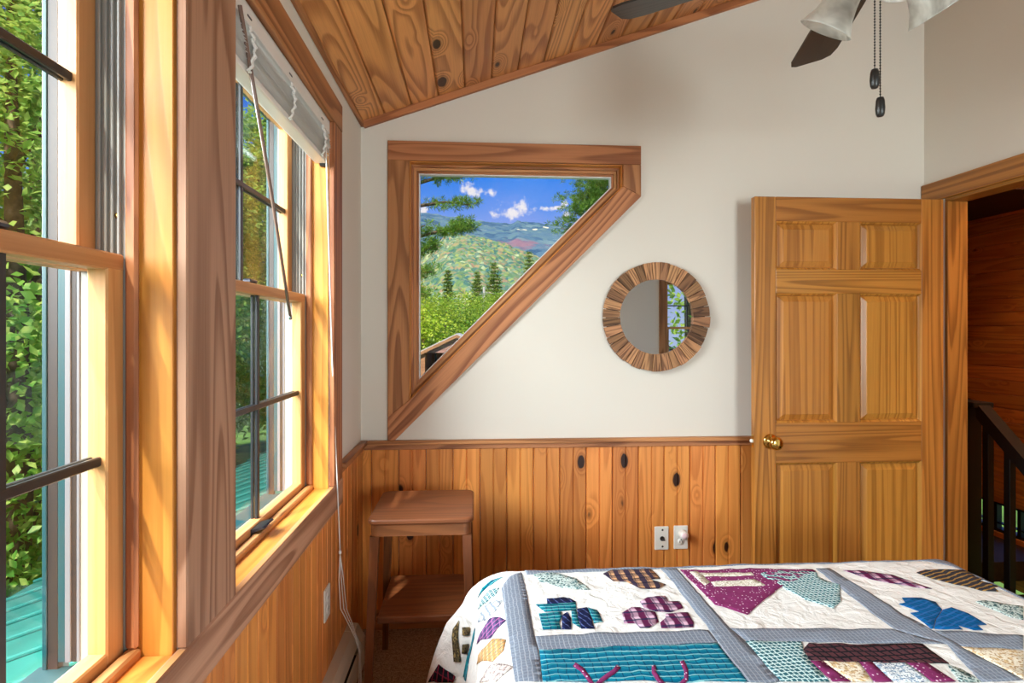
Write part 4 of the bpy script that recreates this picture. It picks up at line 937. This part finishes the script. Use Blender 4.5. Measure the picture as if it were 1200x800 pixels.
for (u, v1) in ((1025, 82), (1031.5, 115)):
    p = onY(u, v1, FYc - .045); top = Vector((p.x, p.y, FZ - .07)); n = int((top.z - p.z) / .0062)
    V, Fc = [], []
    for q in range(n):                                            # beads joined into one chain
        zc_ = top.z - q * .0062; b0 = len(V)
        V += [(p.x, p.y, zc_ + .0026), (p.x + .0026, p.y, zc_), (p.x, p.y + .0026, zc_), (p.x - .0026, p.y, zc_), (p.x, p.y - .0026, zc_), (p.x, p.y, zc_ - .0036)]
        for i in range(4): Fc += [(b0, b0 + 1 + i, b0 + 1 + (i + 1) % 4), (b0 + 5, b0 + 1 + (i + 1) % 4, b0 + 1 + i)]
    pc = mesh('pull_chain', V, Fc, M['black'], fan)
    tube('chain_core', [top + Vector((0, 0, .03)), p], .0009, M['black'], pc, 5)
    lathe('pull_fob', [(0, 0), (.0065, -.001), (.0085, -.008), (.0095, -.024), (.0085, -.036), (.006, -.041), (0, -.042)], M['black'], pc, 16, Matrix.Translation((p.x, p.y, p.z + .002)))

# ---------------------------------------------------------------- outdoors
GZ = -2.9
def metal_roof():
    s = NT('teal_metal_roof'); n = s.noise(s.coord(), 60, 2, .7); n2 = s.noise(s.coord(), 3, 3)
    c = s.mix(s.rng(n2, .3, .7), srgb(28, 98, 88), srgb(42, 116, 104)); c = s.mix(s.rng(n, .72, .78), c, srgb(150, 144, 104)); return s.done(c, .45, 0, .4)
M['roofm'] = metal_roof()
pr = empty('porch_roof', (-1.7, 3, .0)); tag(pr, 'teal ribbed metal porch roof below the windows', 'roof')
ex, ez = -2.75, onX(300, 534.5, -2.75).z; hx, hz0 = WO - .02, .52
dirv = Vector((ex - hx, 0, ez - hz0)); Lr = dirv.length; ra = math.atan2(ez - hz0, hx - ex)
prism('deck', [(hx, hz0 - .03), (ex, ez - .03), (ex, ez), (hx, hz0)], 1, -3, 8.8, M['roofm'], pr)
rb = None
for k in range(39):
    if rb is None:
        bm = boxdata(Lr, .022, .020, .006); rb = bpy.data.meshes.new('rib'); bm.to_mesh(rb); bm.free(); rb.materials.append(M['roofm'])
    o = bpy.data.objects.new('rib', rb); COL.objects.link(o); o.location = ((hx + ex) / 2, -2.6 + k * .30, (hz0 + ez) / 2 + .009); o.rotation_euler = (0, ra, 0); adopt(o, pr)
def quads(name, C_, Nn, Dd, ln, wd, mat, parent):
    """many leaf quads: centre, normal, direction, length, width arrays -> one mesh"""
    n = len(C_); X = np.cross(Nn, Dd); X /= np.linalg.norm(X, axis=1, keepdims=True) + 1e-9
    ln = np.broadcast_to(np.asarray(ln, float), (n,))[:, None]; wd = np.broadcast_to(np.asarray(wd, float), (n,))[:, None]
    P = np.stack([C_ - Dd * ln / 2, C_ + X * wd / 2 + Nn * ln * .08, C_ + Dd * ln / 2, C_ - X * wd / 2 + Nn * ln * .08], 1).reshape(-1, 3)
    me = bpy.data.meshes.new(name); me.vertices.add(4 * n); me.vertices.foreach_set('co', P.ravel()); me.loops.add(4 * n); me.loops.foreach_set('vertex_index', np.arange(4 * n)); me.polygons.add(n)
    me.polygons.foreach_set('loop_start', np.arange(0, 4 * n, 4)); me.polygons.foreach_set('loop_total', np.full(n, 4)); me.update(calc_edges=True); me.materials.append(mat)
    o = bpy.data.objects.new(name, me); COL.objects.link(o); adopt(o, parent); o['kind'] = 'stuff'; return o
def unit(a): return a / (np.linalg.norm(a, axis=1, keepdims=True) + 1e-9)
def rand_dirs(n): return unit(rng.normal(size=(n, 3)))
def crown(parent, centre, radii, nclus, per, rc, leaf, mat, flat=.55):
    d = rand_dirs(nclus); r_ = rng.uniform(.55, 1., (nclus, 1)) ** .5
    cc = np.array(centre) + d * r_ * np.array(radii)
    C_ = np.repeat(cc, per, 0) + rng.normal(size=(nclus * per, 3)) * rc * np.array([1, 1, flat])
    N_ = unit(rng.normal(size=C_.shape) * .55 + np.array([0, 0, .8]) + np.repeat(d, per, 0) * .5); D_ = rand_dirs(len(C_)); D_ = unit(D_ - N_ * (D_ * N_).sum(1, keepdims=True))
    return quads('foliage', C_, N_, D_, leaf * rng.uniform(.7, 1.25, len(C_)), leaf * .62 * rng.uniform(.7, 1.2, len(C_)), mat, parent)
def gz(y): return GZ - .04 * max(0., y - 10)
def tree(name, x, y, z0, h, radii, nclus, per, rc, leaf, mat, label, group=None, nb=7):
    t = empty(name, (x, y, z0)); tag(t, label, 'tree', group)
    top = z0 + h; cz = top - radii[2] * .9
    tube('trunk', [(x, y, z0), (x + .1, y, z0 + h * .35), (x - .05, y + .1, z0 + h * .75), (x, y, top - .3)], [.03 * h * .6, .025 * h * .6, .014 * h * .6, .02], M['bark'], t, 8)
    V, Fc = [], []
    for k in range(nb):
        a = k * 2.4 + rng.uniform(0, .6); zz = cz + radii[2] * rng.uniform(-.7, .5); L_ = rng.uniform(.6, .95)
        p0 = Vector((x, y, zz - .4)); p2 = Vector((x + radii[0] * L_ * math.cos(a), y + radii[1] * L_ * math.sin(a), zz + .5)); pm_ = p0.lerp(p2, .5) + Vector((0, 0, .25))
        tube('branch', [p0, pm_, p2], [.05, .03, .01], M['bark'], t, 6)
    crown(t, (x, y, cz), radii, nclus, per, rc, leaf, mat); return t
# leafy trees beyond the porch, seen through the left windows
tree('maple_tree', -5.0, 6.4, GZ, 8.4, (1.7, 1.9, 4.1), 560, 85, .23, .105, M['leaf'], 'bright green maple seen through the window without a blind', nb=12)
tree('maple_tree', -6.0, 11.0, GZ, 9.4, (1.9, 1.7, 4.3), 420, 65, .27, .13, M['leaf2'], 'deeper green maple standing behind the bright one')
tree('maple_tree', -5.2, 15.4, GZ, 10.0, (1.8, 1.8, 4.6), 400, 60, .29, .15, M['leaf'], 'leafy maple seen through the blind window')
tree('maple_tree', -11.6, 15.6, GZ, 12.5, (2.6, 2.6, 5.6), 380, 60, .4, .22, M['leaf2'], 'tall dark maple far beyond the porch roof')
tree('maple_tree', -6.6, 21.0, GZ, 11., (2.6, 2.4, 5.2), 360, 60, .42, .24, M['leaf'], 'broad maple far behind the blind window')
tree('maple_tree', -11., 6.2, GZ, 11., (2.6, 2.6, 5.), 360, 60, .42, .22, M['leaf'], 'tall maple far to the side of the porch')
tree('maple_tree', -20.5, 19.5, GZ, 14., (3.4, 3.4, 7.), 360, 60, .55, .3, M['leaf2'], 'tallest maple at the back of the left trees')
tree('maple_tree', 5.5, -9, GZ, 9., (4., 2.6, 4.6), 260, 50, .45, .2, M['leaf'], 'pale tree outside the window reflected in the mirror')
# view through the angled window
for k, (u, v, Y, r_, rz_) in enumerate(((497, 356, 18.9, 1.35, 2.2), (523, 351, 22.4, 1.5, 2.3), (546, 351, 26.2, 1.65, 2.5), (566, 353, 30.2, 1.75, 2.6), (588, 348, 34.2, 1.9, 2.8), (607, 346, 38.2, 2.0, 3.), (481, 334, 34., 2.0, 3.))):
    p = onY(u, v, Y); g0 = gz(Y); tree('leafy_shrub', p.x, Y, g0, p.z - g0, (r_, r_, rz_), 190, 65, .26, .125, M['bush'], (
        'yellow green shrub tree directly behind the shed roof', 'yellow green shrub tree below the slim lone spruce', 'yellow green shrub tree between the slim spruce and the spruce pair',
        'yellow green shrub tree in front of the utility pole', 'yellow green shrub tree below the taller spruce of the pair', 'yellow green shrub tree below the spruce cut off by the sloped window edge',
        'yellow green shrub tree against the upright casing of the angled window')[k], 'shrub trees behind the little shed', 3)
def conifer(name, x, y, z0, h, rad, mat, label, n=26, per=260, droop=.25, nl=.16, nw=.05, group=None):
    t = empty(name, (x, y, z0)); tag(t, label, 'tree', group)
    tube('trunk', [(x, y, z0), (x, y, z0 + h)], [.035 * h * .5, .01], M['bark'], t, 8)
    Cs, Ds = [], []
    for k in range(n):
        f = (k + .5) / n; zz = z0 + h * (.12 + .88 * f); rr = rad * (1 - f) ** .8 + .08; nb = 7
        for b in range(nb):
            a = b * 2 * math.pi / nb + k * 1.1 + rng.uniform(-.3, .3); m_ = max(6, int(per * rr / rad / nb)); L_ = rr * rng.uniform(.75, 1.1)
            q = rng.uniform(.1, 1, m_) ** .7; dx, dy = math.cos(a), math.sin(a)
            pos = np.stack([x + dx * q * L_, y + dy * q * L_, zz - droop * q * L_ + .12 * L_ * q * q], 1) + rng.normal(size=(m_, 3)) * np.array([.09, .09, .05]) * (.5 + rad * .35)
            Cs.append(pos); Ds.append(unit(np.array([dx, dy, .1]) + rng.normal(size=(m_, 3)) * .6))
    C_ = np.concatenate(Cs); D_ = np.concatenate(Ds); N_ = rand_dirs(len(C_)) * .7 + np.array([0, 0, .7]); N_ = unit(N_ - D_ * (N_ * D_).sum(1, keepdims=True))
    quads('foliage', C_, N_, D_, nl, nw, mat, t); return t
for u, v, Y, rad, lab in ((559, 318, 46.5, 1.6, 'shorter spruce of the pair standing before the forested hill'), (579, 307, 42, 1.8, 'taller spruce of the pair standing before the forested hill'), (525, 316, 40, 1.0, 'slim spruce rising alone out of the shrub trees'), (620, 294, 52, 2.2, 'spruce half cut off by the sloped window edge')):
    p = onY(u, v, Y); conifer('spruce_tree', p.x, Y, gz(Y), p.z - gz(Y), rad, M['spruce'], lab, 34, 700, .2, .26, .07)
# white pine branches reaching in from both sides
def pine(name, tx, ty, branches, label, tuft=.17, nper=700):
    t = empty(name, (tx, ty, GZ)); tag(t, label, 'tree')
    tube('trunk', [(tx, ty, GZ), (tx + .05, ty, 2), (tx, ty, 7.5)], [.2, .15, .06], M['bark'], t, 10)
    V, Fc, Cs, Ds = [], [], [], []
    for (a, b, spread, dens) in branches:
        a, b = Vector(a), Vector(b); m_ = a.lerp(b, .5) + Vector((0, 0, .06)); tube('branch', [a, m_, b], [.035, .022, .008], M['bark'], t, 6)
        n = int(dens * nper); q = rng.beta(2.6, 1.2, n)[:, None]; base = np.array(a) * (1 - q) + np.array(b) * q
        k = max(3, n // 26); cl = rng.normal(size=(k, 3)) * np.array([.6, .6, .45]) * spread; cq = rng.beta(2.6, 1.3, k)[:, None]; cc = np.array(a) * (1 - cq) + np.array(b) * cq + cl + np.array([0, 0, .35 * spread])
        pos = cc[rng.integers(0, k, n)]; d_ = unit(rng.normal(size=(n, 3)) + np.array([0, 0, .35])); Cs.append(pos + d_ * .055); Ds.append(d_)
    C_ = np.concatenate(Cs); D_ = np.concatenate(Ds); N_ = rand_dirs(len(C_)); N_ = unit(N_ - D_ * (N_ * D_).sum(1, keepdims=True)); quads('foliage', C_, N_, D_, .10, .012, M['pine'], t)
YP = 10.5
def pb(u0, v0, u1, v1, sp, de, y=YP): return (tuple(onY(u0, v0, y)), tuple(onY(u1, v1, y - .5)), sp, de)
tp = onY(462, 300, YP)
pine('white_pine', tp.x, YP, [pb(492, 241, 553, 240, .12, 1.6), pb(488, 278, 556, 268, .15, 3.6), pb(492, 214, 542, 208, .13, 2.0), pb(470, 312, 513, 287, .13, 2.0), pb(470, 282, 498, 264, .10, .8), pb(470, 330, 506, 318, .14, 1.2), pb(470, 205, 520, 190, .2, 1.2),
                              pb(462, 350, 496, 345, .2, 1.5), pb(462, 290, 470, 300, .3, 1.), pb(462, 250, 489, 241, .05, .1), pb(462, 285, 488, 277, .05, .1)], 'white pine reaching its branches in at the upper left of the angled window')
YQ = 13.
tq = onY(726, 300, YQ)
pine('white_pine', tq.x, YQ, [pb(726, 222, 690, 214, .42, 5, YQ), pb(726, 240, 676, 234, .36, 5, YQ), pb(726, 258, 668, 250, .34, 5, YQ), pb(726, 275, 657, 268, .26, 3.4, YQ), pb(726, 250, 690, 246, .42, 5, YQ), pb(726, 235, 700, 224, .4, 5, YQ), pb(726, 205, 690, 190, .5, 5, YQ), pb(726, 295, 675, 290, .4, 4, YQ)], 'white pine crowding the pointed corner of the angled window')
# small shed with gable roof
M['siding'] = wood('shed_siding', srgb(196, 146, 132), srgb(150, 104, 94), 0, 6, .6, 8, .5, rough=.8); M['fascia'] = wood('shed_fascia', srgb(196, 140, 100), srgb(150, 96, 66), 0, 6, .6, 8, .5, rough=.7); M['shingle'] = plain('pale_shingle', srgb(196, 190, 184), .8, noise_amt=.12)
YS = 14.; pk = onY(535, 392, YS); hw = .98; ev = pk.z - .47
sh = empty('shed', (pk.x, YS, GZ)); tag(sh, 'small brown gabled shed below the shrub trees', 'shed')
k_ = .47 / hw
for i in range(6):
    z0 = ev + .02 + i * .075; x1 = max(.02, (pk.z - .06 - z0) / k_)
    if x1 > .05: prism('siding_board', [(pk.x - x1, z0), (pk.x + x1, z0), (pk.x + max(.01, x1 - .072 / k_), z0 + .072), (pk.x - max(.01, x1 - .072 / k_), z0 + .072)], 1, YS + .05, YS + .07, M['siding'], sh)
for s in (-1, 1):
    prism('roof_panel', [(pk.x, pk.z), (pk.x + s * (hw + .1), ev - .048), (pk.x + s * (hw + .1), ev - .018), (pk.x, pk.z + .03)], 1, YS, YS + 3.2, M['shingle'], sh)
    prism('fascia', [(pk.x, pk.z - .075), (pk.x + s * (hw + .1), ev - .125), (pk.x + s * (hw + .1), ev - .05), (pk.x, pk.z - .002)], 1, YS - .03, YS, M['fascia'], sh, rot_y=s * math.atan(k_))
    box('post', (pk.x + s * (hw - .20), pk.x + s * (hw - .09)), (YS + .04, YS + .16), (GZ, ev + .02), M['fascia'], sh)
    box('side_wall', (pk.x + s * (hw - .16), pk.x + s * (hw - .12)), (YS + .32, YS + 3.), (GZ, ev + .0), M['siding'], sh)
box('lower_wall', (pk.x - hw + .1, pk.x + hw - .1), (YS + .24, YS + .28), (GZ, ev - .75), M['siding'], sh); box('back_wall', (pk.x - hw + .1, pk.x + hw - .1), (YS + 2.9, YS + 3.), (GZ, ev), M['siding'], sh)
for dx in (-.55, -.22, .12, .45): box('baluster', (pk.x + dx, pk.x + dx + .05), (YS + .22, YS + .27), (ev - .78, ev), M['black_paint'], sh)
# utility pole and wires
up = onY(567, 336, 38); po = empty('utility_pole', (up.x, 38, gz(38))); tag(po, 'pale utility pole with wires beside the spruce pair', 'utility pole'); M['pole'] = plain('weathered_pole', srgb(176, 168, 156), .8)
tube('post', [(up.x, 38, gz(38)), (up.x, 38, up.z)], .065, M['pole'], po, 8); box('crossarm', (up.x - .32, up.x + .32), (37.96, 38.04), (up.z - .52, up.z - .46), M['pole'], po)
for dz in (.35, 1.0, 1.3): tube('wire', [(up.x, 38, up.z - dz), (up.x + 3, 38, up.z - dz - .45), (up.x + 7, 38, up.z - dz - .6), (up.x + 12, 38, up.z - dz - .3)], .02, M['pole'], po, 5)
# ground, forested hill, far mountain
M['grass'] = plain('meadow', srgb(104, 140, 50), .95, noise_amt=.3, nscale=.7)
def terrain(name, xs, ys, f, mat, label, cat):
    gx, gy = np.meshgrid(xs, ys, indexing='ij'); gz = f(gx, gy); n, m_ = gx.shape; me = bpy.data.meshes.new(name)
    P = np.stack([gx, gy, gz], -1).reshape(-1, 3); idx = np.arange(n * m_).reshape(n, m_); Fq = np.stack([idx[:-1, :-1], idx[1:, :-1], idx[1:, 1:], idx[:-1, 1:]], -1).reshape(-1, 4)
    me.vertices.add(len(P)); me.vertices.foreach_set('co', P.ravel()); me.loops.add(Fq.size); me.loops.foreach_set('vertex_index', Fq.ravel()); me.polygons.add(len(Fq)); me.polygons.foreach_set('loop_start', np.arange(0, Fq.size, 4)); me.polygons.foreach_set('loop_total', np.full(len(Fq), 4))
    me.polygons.foreach_set('use_smooth', np.ones(len(Fq), bool)); me.update(calc_edges=True); me.materials.append(mat); o = bpy.data.objects.new(name, me); COL.objects.link(o); return st(o, label, cat)
terrain('ground', np.linspace(-60, 60, 40), np.linspace(-40, 90, 40), lambda x, y: GZ - .04 * np.maximum(0, y - 10) + 0 * x, M['grass'], 'grassy ground below the house', 'ground')
def vnoise(x, y, seed):
    r2 = np.random.default_rng(seed); G = r2.uniform(0, 1, (64, 64)); xi = np.floor(x).astype(int); yi = np.floor(y).astype(int); fx = x - xi; fy = y - yi; fx = fx * fx * (3 - 2 * fx); fy = fy * fy * (3 - 2 * fy)
    g_ = lambda i, j: G[i % 64, j % 64]
    return (g_(xi, yi) * (1 - fx) + g_(xi + 1, yi) * fx) * (1 - fy) + (g_(xi, yi + 1) * (1 - fx) + g_(xi + 1, yi + 1) * fx) * fy
def bumps(x, y, cell, seed):
    """rounded tree crowns: distance to jittered cell points"""
    r2 = np.random.default_rng(seed); J = r2.uniform(0, 1, (64, 64, 3)); cx = x / cell; cy = y / cell; xi = np.floor(cx).astype(int); yi = np.floor(cy).astype(int); best = np.zeros_like(cx)
    for dx in (-1, 0, 1):
        for dy in (-1, 0, 1):
            j = J[(xi + dx) % 64, (yi + dy) % 64]; px = xi + dx + j[..., 0]; py = yi + dy + j[..., 1]; d2 = (cx - px) ** 2 + (cy - py) ** 2; best = np.maximum(best, np.sqrt(np.maximum(0, 1 - d2 / .6)) * (.6 + .4 * j[..., 2]))
    return best
def forest(name, cols, sc):
    s = NT(name); P = s.coord(); vo = s.n('TexVoronoi'); s.put(vo.inputs['Vector'], P); vo.inputs['Scale'].default_value = sc; sp_ = s.n('SeparateColor'); s.L.new(vo.outputs['Color'], sp_.inputs[0])
    ramp = s.n('ValToRGB'); ramp.color_ramp.interpolation = 'LINEAR'; e = ramp.color_ramp.elements
    for k in range(len(cols)):
        q = e[k] if k < 2 else e.new(.5); q.position = k / (len(cols) - 1)
    for k in range(len(cols)): e[k].position = k / (len(cols) - 1)
    for k, c in enumerate(cols): e[k].color = (*c, 1)
    big = s.noise(P, sc * .06, 2); s.L.new(s.math('ADD', s.math('MULTIPLY', sp_.outputs[0], .95), s.math('SUBTRACT', s.math('MULTIPLY', big, .9), .42)), ramp.inputs[0]); return s, ramp.outputs[0]
s_, c_ = forest('autumn_forest', (srgb(70, 110, 104), srgb(96, 130, 84), srgb(150, 160, 92), srgb(168, 136, 104), srgb(104, 134, 88), srgb(130, 150, 120), srgb(70, 108, 96), srgb(186, 190, 136)), .85); M['forest'] = s_.done(c_, .9, 0, .1)
HU = np.array([380, 440, 489, 505, 520, 535, 550, 565, 590, 615, 660, 720, 800.]); HV = np.array([330, 316, 300, 288, 275, 269, 268, 271, 281, 291, 304, 318, 330.])
def hill(x, y):
    az = 600 + FPX * (x * math.cos(TH) - y * math.sin(TH)) / (x * math.sin(TH) + y * math.cos(TH))
    crest = (HZ - np.interp(az, HU, HV)) / FPX * 235; t = np.clip((y - 80) / 155, 0, 1)
    return H - 12 + (crest + 9) * t ** .85 + 3 * (vnoise(x / 14 + 9, y / 14, 3) - .5) + 2.4 * bumps(x, y, 2.6, 4)
terrain('forested_hill', np.linspace(-60, 95, 330), np.linspace(80, 250, 230), hill, M['forest'], 'pale autumn forest on the nearer rounded hill', 'hill')
s_, c_ = forest('hazed_mountain_forest', (srgb(62, 88, 110), srgb(80, 108, 126), srgb(108, 132, 130), srgb(86, 112, 130), srgb(120, 140, 138)), .03)  # blue of distant haze put into the forest colours
P_ = s_.coord(); sp_ = s_.n('SeparateXYZ'); s_.L.new(P_, sp_.inputs[0])
# cleared ski trails: two slanting strips, and a red maple stand
def trail(u0, v0, u1, v1, wpx, Y=2000.):
    a, b = onY(u0, v0, Y), onY(u1, v1, Y); dx, dz = b.x - a.x, b.z - a.z; L_ = math.hypot(dx, dz)
    px = s_.math('SUBTRACT', sp_.outputs[0], a.x); pz = s_.math('SUBTRACT', sp_.outputs[2], a.z)
    t = s_.math('ADD', s_.math('MULTIPLY', px, dx / L_), s_.math('MULTIPLY', pz, dz / L_)); n_ = s_.math('ABSOLUTE', s_.math('ADD', s_.math('MULTIPLY', px, -dz / L_), s_.math('MULTIPLY', pz, dx / L_)))
    n_ = s_.math('ADD', n_, s_.math('MULTIPLY', s_.noise(P_, .05, 2), 3.))
    return s_.math('MULTIPLY', s_.math('LESS_THAN', n_, wpx * Y / FPX), s_.math('MULTIPLY', s_.math('GREATER_THAN', t, 0), s_.math('LESS_THAN', t, L_)))
M['mount'] = None
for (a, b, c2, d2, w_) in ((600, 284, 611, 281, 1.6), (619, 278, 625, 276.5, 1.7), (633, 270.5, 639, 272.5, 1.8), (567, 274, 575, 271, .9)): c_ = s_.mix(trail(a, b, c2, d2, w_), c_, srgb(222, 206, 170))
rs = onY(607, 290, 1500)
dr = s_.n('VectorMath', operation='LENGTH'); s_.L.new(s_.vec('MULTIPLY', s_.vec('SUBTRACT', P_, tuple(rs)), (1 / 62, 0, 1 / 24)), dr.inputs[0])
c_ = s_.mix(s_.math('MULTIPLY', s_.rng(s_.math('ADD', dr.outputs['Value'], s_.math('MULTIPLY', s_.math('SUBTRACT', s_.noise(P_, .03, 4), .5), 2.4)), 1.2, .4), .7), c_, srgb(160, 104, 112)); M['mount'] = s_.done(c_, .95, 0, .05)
RU = np.array([380, 480, 497, 520, 545, 565, 590, 600, 606, 614, 640, 670, 700, 760, 900.]); RV = np.array([262, 259, 257, 260, 263, 266, 268, 268.5, 264.5, 266, 268, 269.5, 272, 276, 290.])
def mountain(x, y):
    az = 600 + FPX * (x * math.cos(TH) - y * math.sin(TH)) / (x * math.sin(TH) + y * math.cos(TH)); dep = x * math.sin(TH) + y * math.cos(TH)
    crest = (HZ - np.interp(az, RU, RV)) / FPX * 2100; t = np.clip((y - 700) / 1400, 0, 1)
    return H + (crest + 40) * t ** .8 - 40 + 11 * bumps(x, y, 24, 8) * 1. + 14 * t - 14 * t * (1 - t) * vnoise(x / 60, y / 60, 5) * 4
terrain('mountain', np.linspace(-1100, 1500, 330), np.linspace(700, 2100, 130), mountain, M['mount'], 'mountain ridge tinted blue green by painted haze, with cleared ski trails', 'mountain')
